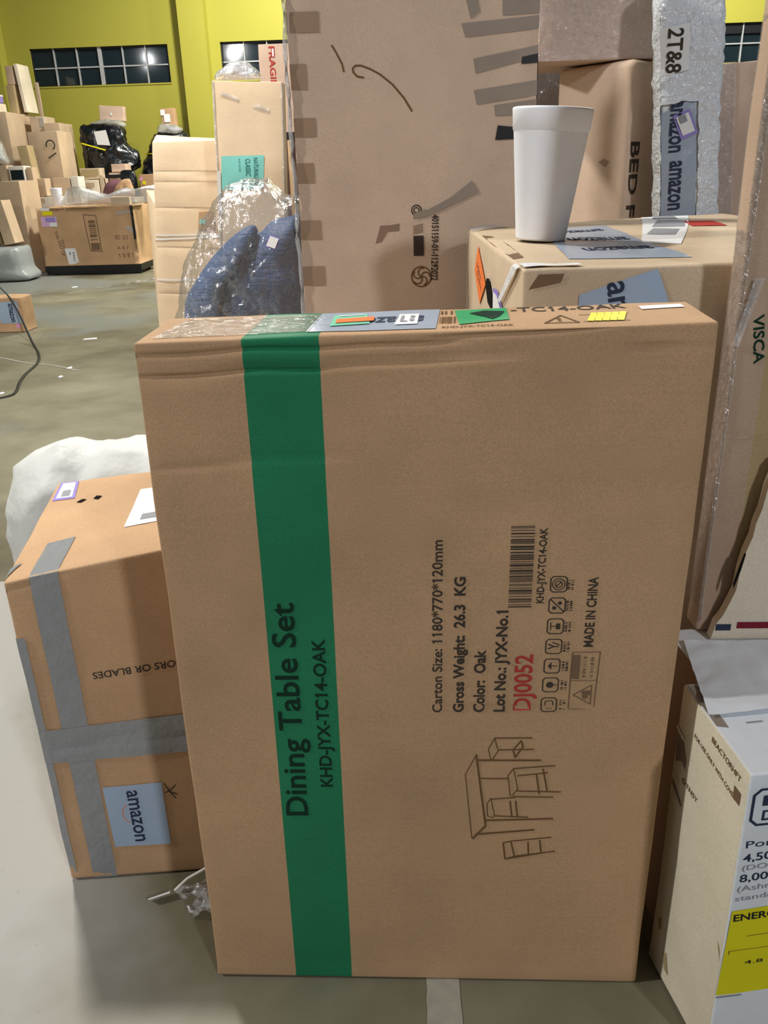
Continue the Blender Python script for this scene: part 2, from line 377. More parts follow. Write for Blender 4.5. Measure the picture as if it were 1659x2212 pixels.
def sheet(name, c00, c10, c11, c01, mat, parent=None, amp=.02, fq=9, nu=36, nv=24, seed=0, thick=0):
    """crumpled four-cornered sheet"""
    c = [Vector(q) for q in (c00, c10, c11, c01)]; nrm = (c[1] - c[0]).cross(c[3] - c[0]).normalized(); org = parent.location if parent else Vector()
    vs, fs = [], []
    for j in range(nv + 1):
        for i in range(nu + 1):
            t, q = i / nu, j / nv; p = (c[0] * (1 - t) + c[1] * t) * (1 - q) + (c[3] * (1 - t) + c[2] * t) * q
            k = p * fq + Vector((seed, seed, 0)); e = .25 * noise.noise_vector(k * .7)
            vs.append(p + nrm * amp * (abs(noise.noise(k)) * 1.6 + .6 * noise.noise(k * 2.7)) + e * amp * 1.2 - org)
    for j in range(nv):
        for i in range(nu):
            a = j * (nu + 1) + i; fs.append((a, a + 1, a + nu + 2, a + nu + 1))
    return meshob(name, vs, fs, mat, parent, None, True)
def tube(name, pts, r, mat, parent=None, n=6, flat=1.0):
    org = parent.location if parent else Vector(); P = [Vector(p) for p in pts]; vs, fs = [], []
    for i, p in enumerate(P):
        t = (P[min(i + 1, len(P) - 1)] - P[max(i - 1, 0)]).normalized(); a = t.cross(Vector((0, 0, 1)))
        a = a.normalized() if a.length > 1e-4 else Vector((1, 0, 0)); b = t.cross(a)
        for k in range(n): vs.append(p + a * r * math.cos(2 * math.pi * k / n) + b * r * flat * math.sin(2 * math.pi * k / n) - org)
    for i in range(len(P) - 1):
        for k in range(n): q = i * n; fs.append((q + k, q + (k + 1) % n, q + n + (k + 1) % n, q + n + k))
    fs += [tuple(range(n))[::-1], tuple(range((len(P) - 1) * n, len(P) * n))]
    return meshob(name, vs, fs, mat, parent, None, True)
def curve3(pts, k=8):
    P = [Vector(p) for p in pts]; P = [P[0] * 2 - P[1]] + P + [P[-1] * 2 - P[-2]]; out = []
    for i in range(1, len(P) - 2):
        for j in range(k):
            t = j / k; out.append(.5 * (2 * P[i] + (P[i + 1] - P[i - 1]) * t + (2 * P[i - 1] - 5 * P[i] + 4 * P[i + 1] - P[i + 2]) * t * t + (3 * P[i] - P[i - 1] - 3 * P[i + 1] + P[i + 2]) * t ** 3))
    return out + [P[-2]]
def lathe(name, prof, mat, parent, n=48):
    vs, fs = [], []
    for r, z in prof:
        for k in range(n): vs.append((r * math.cos(2 * math.pi * k / n), r * math.sin(2 * math.pi * k / n), z))
    for i in range(len(prof) - 1):
        for k in range(n): a = i * n; fs.append((a + k, a + (k + 1) % n, a + n + (k + 1) % n, a + n + k))
    fs.append(tuple(range(n))[::-1]); fs.append(tuple(range((len(prof) - 1) * n, len(prof) * n)))
    return meshob(name, vs, fs, mat, parent, None, True)

#==SETTING==
# ------------------------------------------------------------------ setting
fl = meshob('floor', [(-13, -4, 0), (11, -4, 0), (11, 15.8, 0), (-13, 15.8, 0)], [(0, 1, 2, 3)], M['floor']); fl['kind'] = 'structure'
WY, WZ0, WZ1 = 15.5, 2.88, 3.49
OP = [(-6.50, -4.01), (-3.07, -.60), (5.60, 8.08)]
wb = [(-13, WY, 0, 11, WY + .3, WZ0), (-13, WY, WZ1, 11, WY + .3, 8)]
xs = [-13] + [x for o in OP for x in o] + [11]
wb += [(xs[i], WY, WZ0, xs[i + 1], WY + .3, WZ1) for i in range(0, len(xs), 2)]
struct('wall_back', wb, M['wall'])
struct('trim_1', [(-3.72, WY - .22, 0, -3.26, WY - .002, 8)], M['wall'])
struct('trim_2', [(-8.4, WY - .3, 0, -6.93, WY - .002, 8)], M['wall'])
struct('wall_left', [(-13.3, -4, 0, -13, WY, 8)], M['wall'])
for k, (x0, x1) in enumerate(OP):
    z1 = WZ1 if k < 2 else 3.36
    wn = thing('window_%d' % (k + 1), None, None, (x0, WY, WZ0)); wn['kind'] = 'structure'
    W_, H_ = x1 - x0, WZ1 - WZ0
    struct('frame', [(0, .04, 0, W_, .10, .02), (0, .04, H_ - .03 - (WZ1 - z1), W_, .10, H_), (0, .04, 0, .025, .1, H_), (W_ - .025, .04, 0, W_, .1, H_)], M['dolly'], wn)
    struct('sill', [(-.01, -.012, -.02, W_ + .01, .04, .004)], M['wall'], wn)
    for i in range(1, 6): struct('mullion', [(W_ * i / 6 - (.032 if i == 3 else .011), .035, 0, W_ * i / 6 + (.032 if i == 3 else .011), .09, H_)], M['metal'], wn)
    struct('mullion', [(0, .045, H_ * .47, W_, .085, H_ * .47 + .022)], M['metal'], wn)
    for j in range(2):
        for i in range(6):
            g = struct('pane', [(W_ * i / 6 + .01, .07, H_ * .49 * j + .005, W_ * (i + 1) / 6 - .01, .076, H_ * .49 * (j + 1) + .005)], M['glass'], wn)
            g.rotation_euler = (R(random.Random(k * 20 + j * 6 + i).uniform(-.4, .4)), 0, 0)
# painted line on the floor running under the tall carton
fp = Flat().grid((.392, -.30), (.455, -.30), (.446, .10), (.387, .10), .02)
o = meshob('floor_marking', [(x + .003 * noise.noise(Vector((y * 60, x * 9, 0))), y, .0015) for x, y in fp.v], fp.f, M['floorpaint'])
tag(o, 'pale worn painted line on the floor running under the dining table carton', 'floor marking')

# ------------------------------------------------------------------ the tall dining table carton
A = Carton('furniture_carton', 'large upright flat brown carton with a green band and dining table print', 'carton', (0, 0, 0), (.77, .135, 1.18), M['kraft'],
    r=.006, amp=.0022, res=.022, seed=3, freq=4,
    warp={'001': (.012, 0, -.012), '011': (.03, -.004, 0), '111': (0, .012, .004), '000': (.004, 0, .004), '100': (-.004, 0, 0)},
    grooves=[('front', .0055, 1.131, .006, .0, .26, .014), ('front', .0055, 1.132, .007, .255, .52, .022), ('front', .0045, 1.160, .006, .0, .44, .012), ('front', .004, 1.165, .006, .40, .62, .014),
             ('front', .002, 1.0, .010, .0, .28, .05), ('front', .0016, .885, .015, .40, .77, .10), ('front', .0018, .607, .006, .45, .76, -.02), ('front', .003, 1.172, .005, .66, .77, -.03)],
    bands=[('front', .1480, .2515, M['green']), ('top', .1480, .2515, M['green'])])
D = M['ink']
def vt(c, s, u, v, L, H, b=.0): return c.text(s, u, v, L, H, 90, b)     # lettering that reads upwards
A.put('lettering', [('front', vt(Flat(), 'Dining Table Set', .1915, .381, .403, .0365, .015)), ('front', vt(Flat(), 'KHD-JYX-TC14-OAK', .236, .441, .281, .0200, .020))], M['inkgreen'])
for tx, u, v, L, Hh, b in (('Carton Size: 1180*770*120mm', .4150, .5877, .296, .0158, .014), ('Gross Weight:  26.3  KG', .4485, .5877, .2365, .0166, .030), ('Color:  Oak', .4808, .5877, .1125, .0172, .030),
        ('Lot No.: JYX-No.1', .5125, .5885, .1785, .0168, .030), ('KHD-JYX-TC14-OAK', .5638, .7787, .1205, .0108, .020), ('MADE IN CHINA', .6410, .704, .1165, .0140, .022)):
    A.put('lettering', ('front', vt(Flat(), tx, u, v, L, Hh, b)), D)
A.put('lettering', ('front', vt(Flat(), 'DJ0052', .5525, .5905, .101, .0268, .020)), M['red'], label='red stamped lettering')
A.put('barcode', ('front', Flat().bars(.5126, .772, .5463, .9036, 38, False, 5)), D)
for k, v in enumerate((.6004, .6366, .6704, .7051, .7399, .7746, .8094)):
    f = Flat(); c = (.5812 + .0006 * k, v); f.rrect(c, .0118, .0125, .0017)
    if k == 0: f.rrect(c, .006, .007, .0014)
    if k == 1: f.disc((c[0] - .001, c[1]), .0055).line([(c[0] + .004, c[1]), (c[0] + .009, c[1])], .0015)
    if k == 2: f.poly([(c[0] - .006, c[1]), (c[0] - .001, c[1] - .007), (c[0] - .001, c[1] + .007)]).line([(c[0] - .003, c[1]), (c[0] + .008, c[1])], .0014)
    if k == 3: f.line([(c[0] - .008, c[1] - .004), (c[0], c[1]), (c[0] + .007, c[1])], .002).line([(c[0] - .008, c[1] + .004), (c[0], c[1])], .002).line([(c[0] - .002, c[1] + .007), (c[0] + .008, c[1] + .003)], .0016)
    if k == 4: f.line([(c[0] - .007, c[1] - .006), (c[0] - .007, c[1] + .006)], .0014).line([(c[0] - .007, c[1]), (c[0] + .005, c[1])], .0014).rect(c[0] + .001, c[1] - .005, c[0] + .007, c[1] + .005)
    if k == 5: f.line([(c[0] - .010, c[1] + .010), (c[0] + .010, c[1] - .010)], .0016).disc((c[0] - .004, c[1] - .004), .003).disc((c[0] + .004, c[1] + .004), .003)
    if k == 6: f.ring(c, .009, .0014).ring(c, .005, .0014).line([(c[0] - .003, c[1] - .003), (c[0] + .003, c[1] + .003)], .0015)
    for q in range(2): f.bars(.5975 + .0055 * q, v - .009, .6010 + .0055 * q, v + .009, 5, False, k * 3 + q)
    A.put('handling_icon', ('front', f), D)
f = Flat().line([(.6118, .592), (.6122, .6945), (.6535, .695), (.6506, .592)], .0015, True).line([(.6120, .644), (.652, .644)], .0012).line([(.618, .618), (.645, .601), (.645, .636)], .0016, True)
f.disc((.636, .615), .0045).disc((.640, .622), .0045).disc((.634, .622), .004)
f.rect(.6128, .647, .6245, .690); f.bars(.630, .650, .634, .688, 8, False, 9).bars(.641, .650, .645, .688, 8, False, 19)
A.put('hazard_label', ('front', f), M['ink_faint'], label='printed hazard label')
DR = [[(.4706, .5055), (.4537, .467), (.4667, .3323), (.4889, .3618), (.4706, .5055)], [(.4667, .3323), (.4691, .3313), (.4905, .3598)], [(.4744, .4953), (.5731, .4955)], [(.4795, .4595), (.5234, .4597)], [(.4872, .3718), (.5983, .3776)], [(.4737, .3415), (.5693, .3534)],
 [(.499, .5385), (.558, .5386)], [(.499, .5385), (.4898, .5166), (.4939, .4972), (.4969, .4972), (.5055, .5138), (.499, .5385)], [(.5054, .5157), (.5618, .5167)], [(.5292, .5157), (.5412, .5331), (.5446, .5213), (.5327, .501), (.5292, .5157)], [(.5311, .4795), (.5967, .4853)],
 [(.5311, .4795), (.5225, .4654), (.5275, .4252), (.5305, .4252), (.5392, .4387), (.5311, .4795)], [(.5383, .4654), (.5855, .4713)], [(.5394, .4349), (.6085, .4333)], [(.5336, .4233), (.5969, .4226)], [(.5684, .4674), (.5745, .4293)], [(.5784, .4787), (.5873, .4332)],
 [(.4963, .4192), (.4904, .4075), (.4917, .3818), (.4995, .3779), (.5033, .3819), (.4963, .4192)], [(.4971, .4173), (.5352, .4214)], [(.5025, .3819), (.5582, .3803)], [(.5278, .4135), (.5319, .3801)], [(.537, .4136), (.5412, .3802)],
 [(.532, .3277), (.5195, .3235), (.5237, .2884), (.5393, .2948), (.532, .3277)], [(.532, .3277), (.598, .3374)], [(.5393, .2948), (.6058, .3068)], [(.561, .3259), (.5629, .2971)], [(.5804, .3302), (.584, .3014)], [(.5237, .2884), (.5801, .3014)]]
f = Flat()
for i, pl in enumerate(DR): f.line(pl, .0016 if i in (0, 1, 7, 11, 17) else .0036 if i in (2, 4, 5) else .0026)
f.line([(.4706, .5055), (.4889, .3618)], .0032)
A.put('table_drawing', ('front', f), M['ink_mid'])
# on the top edge
tp = A.put('tape', ('top', Flat().grid((.231, .018), (.404, .015), (.4055, .128), (.232, .124), .02)), M['tapeblue'], .001)
A.put('lettering', ('top', Flat().text('amazon', .385, .088, -.10, -.030, 0, .02)), M['navy'], .0016, tp)
A.put('tape', ('top', Flat().grid((.02, .02), (.235, .02), (.235, .118), (.035, .12), .02)), M['film_tape'], .001, label='clear glossy tape')
st = A.put('sticker', ('top', Flat().grid((.258, .042), (.312, .052), (.300, .110), (.254, .105))), M['mint'], .0022)
A.put('scribble', ('top', Flat().grid((.264, .055), (.316, .064), (.314, .088), (.262, .078))), M['orange'], .0032, st, 'orange marker stroke')
A.put('sticker', ('top', Flat().grid((.262, .094), (.298, .100), (.297, .104), (.262, .099))), M['white'], .0030)
st = A.put('sticker', ('top', Flat().grid((.347, .040), (.378, .040), (.377, .098), (.349, .098))), M['white'], .0022)
A.put('print', ('top', Flat().line([(.355, .085), (.355, .055), (.362, .055)], .004).rect(.366, .055, .372, .068).rect(.366, .075, .372, .085)), M['greyink'], .0030, st)
A.put('barcode', ('top', Flat().bars(.4075, .045, .432, .082, 8, True, 8).bars(.408, .098, .43, .118, 3, True, 2)), M['ink_mid'])
st = A.put('sticker', ('top', Flat().grid((.4351, .034), (.5032, .052), (.5026, .124), (.4271, .118))), M['greensticker'], .0012)
A.put('print', ('top', Flat().poly([(.448, .095), (.470, .070), (.480, .055), (.490, .070), (.499, .100), (.470, .108)])), M['inkgreen'], .0020, st)
A.put('lettering', ('top', Flat().text('-TC14-OAK', .508, .100, .165, .026, 0, .01)), D)
A.put('lettering', ('top', Flat().text('KHD-JYX-TC14-OAK', .412, .018, .095, .010, 0, .01)), M['ink_mid'])
A.put('warning_print', ('top', Flat().line([(.549, .030), (.594, .030), (.575, .072)], .003, True).text('!', .567, .038, .006, .02).rect(.600, .032, .662, .034).rect(.600, .070, .662, .072)), M['ink_mid'])
f = Flat()
for q in range(4): f.line([(.622 + .010 * q, .075), (.620 + .010 * q, .035)], .004)
for q in range(5): f.line([(.610 + .010 * q, .035), (.622 + .010 * q, .075)], .009)
A.put('scribble', ('top', f), M['yellow'], .0014, None, 'yellow marker scribble')
A.put('sticker', ('top', Flat().grid((.690, .085), (.752, .092), (.752, .112), (.690, .105))), M['white'], .0012)

# ------------------------------------------------------------------ taped carton at left
B = Carton('shipping_carton', 'brown carton on the floor at lower left, sealed with grey tape strips', 'carton', (-.361, .217, 0), (.42, .50, .722), M['kraft_warm'], 6.5, r=.008, amp=.003, res=.04, seed=8, freq=4,
    warp={'001': (-.004, .012, -.022), '101': (0, 0, .055), '011': (-.035, -.02, .0), '111': (0, 0, .03), '000': (.004, 0, .004)},
    grooves=[('front', .006, .347, .010, 0, .42, -.03), ('front', .005, .700, .008, 0, .10, .16)])
B.put('tape', [('front', Flat().grid((.050, .0), (.098, .002), (.103, .722), (.050, .722), .02)), ('top', Flat().grid((.050, 0), (.103, 0), (.103, .16), (.052, .15), .02))], M['tapegrey'], .0014)
B.put('tape', ('front', Flat().grid((.0, .308), (.42, .292), (.42, .380), (.0, .386), .015)), M['tapegrey'], .0022)
B.put('tape', [('front', Flat().grid((.0, .02), (.017, .02), (.020, .60), (.0, .60), .02)), ('left', Flat().grid((.47, .02), (.50, .02), (.50, .6), (.47, .6), .03))], M['tapegrey'], .0018)
B.put('tape', ('top', Flat().grid((.0, .06), (.022, .075), (.004, .02), (.0, .015), .01)), M['tapegrey'], .0022)
st = B.put('sticker', ('front', Flat().grid((.106, .080), (.2215, .078), (.2225, .2325), (.1045, .2345), .02)), M['label'], .0014)
B.put('lettering', ('front', Flat().text('amazon', .1505, .2205, .130, .021, -90, .014)), M['navy'], .0020, st)
B.put('swoosh', ('front', Flat().ring((.165, .163), .030, .0016, 30, 130, 230)), M['orange'], .0020, st)
B.put('pen_mark', ('front', Flat().line([(.227, .228), (.236, .207), (.250, .199)], .002).line([(.227, .205), (.240, .212), (.250, .222)], .002).line([(.236, .207), (.246, .190)], .002)), M['ink'], .001)
B.put('lettering', ('front', Flat().text('USE SCISSORS OR BLADES', .378, .500, .250, .0145, 180, .012)), M['ink'], .001)
st = B.put('sticker', ('top', Flat().grid((.013, .385), (.060, .380), (.050, .49), (.012, .495), .02)), M['purple'], .0012)
B.put('print', ('top', Flat().grid((.019, .395), (.053, .390), (.045, .483), (.018, .486), .02)), M['white'], .0018, st)
B.put('print', ('top', Flat().grid((.028, .402), (.046, .400), (.043, .435), (.027, .436), .02)), M['greyink'], .0024, st)
putm(B, 'hole', 'top', [Flat().poly([(.068, .352), (.078, .348), (.088, .362), (.078, .366)]), Flat().poly([(.101, .360), (.112, .352), (.118, .368), (.106, .374)])], M['hole'], .0016)
st = B.put('sticker', ('top', Flat().grid((.195, .16), (.36, .16), (.36, .375), (.195, .375), .03)), M['white'], .0012)
B.put('print', ('top', Flat().rect(.222, .185, .31, .215)), M['greyink'], .0018, st)

C_ = thing('padded_sack', 'puffy white padded plastic sack standing behind the grey-taped carton', 'sack', (-.48, 1.03, 0))
pillow('body', [(-.75, .02), (-.765, .30), (-.755, .52), (-.715, .62), (-.656, .686), (-.58, .713), (-.50, .704), (-.43, .712), (-.34, .722), (-.20, .70), (-.16, .5), (-.17, .02)], 1.03, .18, .22, M['bubble'], C_, .020, 9, 110, 22, .5, 4, (1, 1, 1), .002)

# clear wrap scrap with a white tag
T_ = thing('plastic_scrap', 'crumpled clear plastic scrap with white tag on the floor beside the green-banded carton', 'plastic scrap', (-.09, .16, 0))
sheet('wrap', (-.13, .20, .012), (-.02, .235, .012), (-.02, .10, .06), (-.075, .13, .012), M['film_milk'], T_, .022, 26, 20, 16, 3)
tube('tag_strap', [(-.125, .186, .012), (-.10, .20, .03), (-.05, .225, .045), (-.02, .235, .045)], .003, M['strap'], T_)
meshob('tag', [(-.085, .008, .006), (-.045, .026, .008), (-.040, .012, .020), (-.080, -.004, .018), (-.085, .010, .007), (-.045, .028, .009), (-.040, .014, .021), (-.080, -.002, .019)], [(0, 1, 2, 3), (7, 6, 5, 4), (0, 4, 5, 1), (1, 5, 6, 2), (2, 6, 7, 3), (3, 7, 4, 0)], M['white'], T_)

# ------------------------------------------------------------------ air conditioner carton, lower right
a8 = 8.0
AC = Carton('appliance_carton', 'white and buff appliance carton with yellow energy label at lower right', 'carton', (.83, -.152, 0), (.42, .215, .60), M['whitebox'], a8, r=.006, amp=.002, res=.03, seed=12,
    fm={'left': M['kraft_buff'], 'back': M['kraft_buff']}, warp={'000': (.01, .004, .012), '001': (0, 0, -.004)})
AC.put('lettering', ('left', Flat().text('BEACTORHFT', .108, .570, .086, .0095, -2, .01)), M['ink_mid'])
putm(AC, 'lettering', 'left', [Flat().text('FOR USE ONLY WITH COVER', .058, .538, .130, .0080, -4, .01), Flat().text('OTNSY', .040, .436, .052, .0095, 0, .01)], M['ink_mid'])
AC.put('print', ('left', Flat().rect(.182, .530, .200, .552)), M['ink_faint'])
putm(AC, 'tear', 'left', [Flat().poly([(.004, .500), (.012, .520), (.03, .505), (.045, .480), (.044, .462), (.03, .470), (.012, .455)]), Flat().grid((.010, .418), (.048, .394), (.046, .388), (.008, .408))], M['tapedark'], .001)
putm(AC, 'scuff', 'left', [Flat().poly([(.198, .262), (.206, .250), (.212, .228), (.207, .240)]), Flat().poly([(.02, .11), (.03, .125), (.034, .10), (.026, .09)]), Flat().poly([(.05, .06), (.06, .07), (.075, .03), (.06, .03)])], M['kraft_olive'], .001)
sl = AC.put('tape', ('left', Flat().grid((-.0, .514), (.025, .510), (.045, .514), (.0, .520))), M['strap'], .003)
AC.put('logo_frame', ('front', Flat().rrect((.072, .538), .060, .032, .004)), M['navy'])
putm(AC, 'lettering', 'front', [Flat().text('ED', .026, .541, .06, .018, 0, .02), Flat().text('DELUXE', .028, .514, .09, .018, 0, .02)], M['navy'])
putm(AC, 'lettering', 'front', [Flat().text('Portable', .012, .463, .095, .013, 3), Flat().text('4,500 BTU', .011, .436, .11, .015, 4, .01), Flat().text('8,000 BTU', .011, .396, .11, .015, 4, .01)], M['navy'])
putm(AC, 'lettering', 'front', [Flat().text('(DOE)', .012, .419, .055, .010, 4), Flat().text('(Ashrae', .010, .377, .07, .011, 4), Flat().text('standard)', .009, .358, .085, .010, 4)], M['greyink'])
st = AC.put('energy_label', ('front', Flat().grid((.002, .154), (.17, .166), (.17, .352), (.007, .338))), M['yellow'], .0012)
AC.put('lettering', ('front', Flat().text('ENERGYGUIDE', .011, .317, .145, .014, 4, .02)), M['dolly'], .0018, st)
AC.put('lettering', ('front', Flat().text('4.8', .040, .222, .03, .008, 4)), M['dolly'], .0018, st)
AC.put('lettering', ('front', Flat().text('$', .082, .255, .01, .02, 4)), M['dolly'], .0018, st)
AC.put('rule', ('front', Flat().line([(.036, .284), (.16, .292)], .001).line([(.012, .247), (.012, .254), (.16, .262)], .001)), M['ink_mid'], .0018, st)
putm(AC, 'print', 'front', [Flat().grid((.003, .147), (.045, .150), (.045, .153), (.003, .151)), Flat().grid((.002, .045), (.05, .05), (.05, .055), (.002, .05))], M['greyink'])
st = AC.put('tape', ('top', Flat().grid((.0, .155), (.008, .155), (.018, .205), (.002, .21)).grid((.004, .105), (.020, .100), (.022, .205), (.006, .208))), M['tapedark'], .001)
AC.put('print', ('top', Flat().rect(.05, .105, .075, .108)), M['greyink'], .001)
# carton hidden behind it that carries the two upright cartons
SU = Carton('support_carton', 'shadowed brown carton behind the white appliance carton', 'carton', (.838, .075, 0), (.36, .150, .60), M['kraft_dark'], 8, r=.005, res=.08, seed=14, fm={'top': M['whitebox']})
G = Carton('panel_carton', 'tall grey-brown carton standing upright at the right edge', 'carton', (.862, .212, .603), (.46, .05, 1.15), M['kraft_grey'], 0, r=.008, amp=.003, res=.04, seed=15, freq=3,
    warp={'000': (.004, 0, .0)}, grooves=[('front', .004, .36, .010, 0, .46, -.30), ('front', .003, .13, .012, 0, .46, -.2)], bands=[('front', .055, .46, M['kraft_olive'])])
G.put('lettering', ('front', Flat().text('VISCA', .028, .545, .075, .016, -82, .02)), M['inkgreen'])
G.put('tape', [('front', Flat().grid((0, .02), (.009, .02), (.012, 1.13), (0, 1.13), .04)), ('left', Flat().grid((.0, .02), (.05, .02), (.05, 1.13), (.0, 1.13), .04))], M['film_tape'], .0022, label='clear edge tape')
G.put('tape', ('front', Flat().grid((.0, .50), (.010, .50), (.035, .60), (.020, .60), .01)), M['film_milk'], .006, label='loose flap of clear tape')
H = thing('torn_carton', 'torn pale tan carton with dark red stripe above the white appliance carton', 'carton', (.96, .163, .603))
def torn():
    ol = [(.884, .604), (.890, .634), (.899, .649), (.907, .672), (.915, .698), (.917, .737), (.922, .77), (.929, .796), (.931, .82), (.937, .845), (.941, .884), (.952, .93), (1.16, .95), (1.16, .604)]
    vs = [(x - .96, y - .163, z - .603) for y in (.185, .205) for x, z in ol]; n = len(ol)
    fs = [tuple(range(n)), tuple(range(2 * n - 1, n - 1, -1))] + [(i, n + i, n + (i + 1) % n, (i + 1) % n) for i in range(n)]
    return meshob('body', vs, fs, M['kraft_pale'], H)
torn()
meshob('stripe', *boxmesh([(-.035, .0210, .022, .18, .0218, .034)]), M['darkred'], H)
meshob('stripe', *boxmesh([(-.070, .0210, .018, -.045, .0218, .030)]), M['navy'], H)
meshob('torn_edge', [(x - .96, .0215, z - .603) for x, z in [(.910, .700), (.918, .737), (.922, .765), (.919, .768), (.914, .745), (.908, .712)]], [(0, 1, 2, 3, 4, 5)], M['hole'], H)
WS = thing('plastic_sheet', 'crinkled white plastic sheet over the back of the white appliance carton', 'plastic sheet', (.95, .10, .604))
sheet('sheet', (.812, -.03, .6035), (1.18, .02, .6035), (1.16, .178, .605), (.835, .175, .605), M['whitebox'], WS, .0035, 22, 40, 20, 7)

# ------------------------------------------------------------------ carton with the cup
I_ = Carton('shipping_carton', 'tan carton carrying the white foam cup, blue-grey tape on its top', 'carton', (.547, .27, 0), (.78, .955, 1.222), M['kraft_tan'], 2, r=.012, amp=.004, res=.06, seed=20, freq=3,
    warp={'111': (.0, .30, .0), '011': (.0, .0, 0)})
st = I_.put('tape', ('top', Flat().grid((.10, .12), (.30, .09), (.335, .75), (.17, .80), .03)), M['tapeblue'], .0012)
for k, (u, v) in enumerate(((.16, .62), (.16, .42), (.15, .24))): I_.put('lettering', ('top', Flat().text('amazon', u + .14, v + .05, .13, .05, 180, .02)), M['navy'], .0020, st)
lab = I_.put('label', ('front', Flat().grid((.09, 1.01), (.30, 1.01), (.215, 1.212), (.095, 1.175), .02)), M['label'], .0016)
I_.put('lettering', ('front', Flat().text('amazon', .138, 1.192, .16, .026, -82, .015)), M['navy'], .0022, lab)
st = I_.put('label', ('top', Flat().grid((.30, .36), (.36, .30), (.66, .95), (.52, .98), .04)), M['white'], .0012)
putm(I_, 'print', 'top', [Flat().grid((.36, .50), (.41, .46), (.47, .58), (.42, .62)), Flat().grid((.43, .66), (.50, .62), (.56, .76), (.50, .80)), Flat().grid((.50, .84), (.56, .80), (.60, .92), (.54, .93))], M['greyink'], .0018, st)
I_.put('label', ('top', Flat().grid((.52, .62), (.60, .60), (.63, .74), (.55, .76))), M['red'], .0012)
st = I_.put('sticker', ('left', Flat().poly([(.955 - .655, 1.198), (.955 - .735, 1.135), (.955 - .60, 1.075), (.955 - .47, 1.135)][::-1])), M['orange'], .002)
putm(I_, 'lettering', 'left', [Flat().text('Heavy', .955 - .66, 1.15, .13, .012, -14), Flat().text('Package', .955 - .66, 1.132, .13, .012, -14)], M['ink'], .003, st)
I_.put('hole', ('left', Flat().poly([(.955 - .45, 1.150), (.955 - .47, 1.135), (.955 - .42, 1.105), (.955 - .345, 1.098), (.955 - .345, 1.130), (.955 - .40, 1.155)][::-1])), M['hole'], .0025)
st = I_.put('sticker', ('left', Flat().poly([(.955 - .335, 1.145), (.955 - .335, 1.07), (.955 - .20, 1.07), (.955 - .19, 1.12), (.955 - .27, 1.15)][::-1])), M['purple'], .002)
I_.put('print', ('left', Flat().poly([(.955 - .325, 1.14), (.955 - .325, 1.07), (.955 - .215, 1.07), (.955 - .21, 1.115), (.955 - .27, 1.14)][::-1])), M['white'], .003, st)
putm(I_, 'print', 'left', [Flat().rect(.66, 1.085, .70, 1.105), Flat().rect(.70, 1.11, .735, 1.118)], M['greyink'], .004, st)
I_.put('tape', [('left', Flat().grid((.71, 1.135), (.74, 1.135), (.93, 1.222), (.88, 1.222), .02))], M['tissue'], .006, label='twisted strip of white tape')
I_.put('tape', [('top', Flat().poly([(.006, .012), (.04, .018), (.085, .012), (.10, .018), (.098, .045), (.06, .036), (.03, .06), (.006, .07)]))], M['tissue'], .004, label='torn white tape on the corner')
I_.put('scuff', [('top', Flat().poly([(.008, .14), (.03, .16), (.035, .40), (.03, .62), (.01, .66), (.004, .4)]))], M['ink_faint'], .001)
I_.put('scuff', [('front', Flat().poly([(.015, 1.185), (.03, 1.208), (.07, 1.208), (.065, 1.195), (.04, 1.19)]))], M['ink_faint'], .001)
I_.put('tape', [('left', Flat().grid((0, .95), (.06, .95), (.06, 1.222), (0, 1.222), .04)), ('top', Flat().grid((0, .80), (.10, .86), (.08, .955), (0, .955), .03))], M['film_milk'], .004, label='shiny clear tape on the rear corner')
cup = thing('foam_cup', 'tall white foam cup standing on the tan carton', 'cup', (.640, .735, 1.222), (0, R(3.5), R(0)))
lathe('body', [(.048, .003), (.0495, .001), (.0505, .005), (.0728, .202), (.0733, .2035), (.0748, .2045), (.0780, .238), (.0785, .2405), (.0778, .2435), (.0755, .2445), (.0735, .243), (.069, .20), (.046, .008)], M['foam'], cup, 64)

# ------------------------------------------------------------------ big carton behind, with tape strips
J = Carton('mattress_carton', 'huge grey-brown upright carton with many tape strips down its right edge', 'carton', (.061, 1.325, 0), (.642, .13, 1.98), M['kraft_mauve'], 0, r=.006, amp=.004, res=.06, seed=23, freq=2.5)
for q in ([(.45, 1.76), (.48, 1.76), (.488, 1.722), (.467, 1.706)], [(.543, 1.76), (.642, 1.76), (.642, 1.713), (.546, 1.711)], [(.443, 1.697), (.642, 1.709), (.642, 1.680), (.453, 1.666)], [(.474, 1.618), (.642, 1.644), (.642, 1.618), (.48, 1.584)], [(.476, 1.546), (.642, 1.565), (.642, 1.530), (.484, 1.512)], [(.529, 1.51), (.642, 1.521), (.642, 1.486), (.532, 1.484)]):
    J.put('tape', ('front', Flat().grid(q[3], q[2], q[1], q[0], .03)), M['tapedark'], .0014, label='smoky tape strip')
J.put('tape', [('front', Flat().grid((.533, 1.427), (.642, 1.430), (.642, 1.450), (.539, 1.462), .03))], M['black'], .0022, label='black tape')
J.put('tape', [('front', Flat().grid((.596, 1.602), (.642, 1.604), (.642, 1.625), (.596, 1.618), .03)), ('right', Flat().grid((0, 1.42), (.1, 1.40), (.1, 1.62), (0, 1.62), .04))], M['black'], .0022, label='black tape')
for u0, z1, u1, z0 in ((0, 1.735, .084, 1.689), (0, 1.494, .063, 1.448), (0, 1.385, .051, 1.335), (0, 1.24, .062, 1.19), (0, 1.119, .066, 1.066), (0, 1.62, .045, 1.56)): J.put('tape', ('front', Flat().rect(u0, z0, u1, z1)), M['tapebrown'], .0014, label='short brown tape tab')
J.put('pen_mark', ('front', Flat().line([(.114, 1.659), (.124, 1.643), (.138, 1.617), (.142, 1.599)], .004)), M['ink_mid'], .0012)
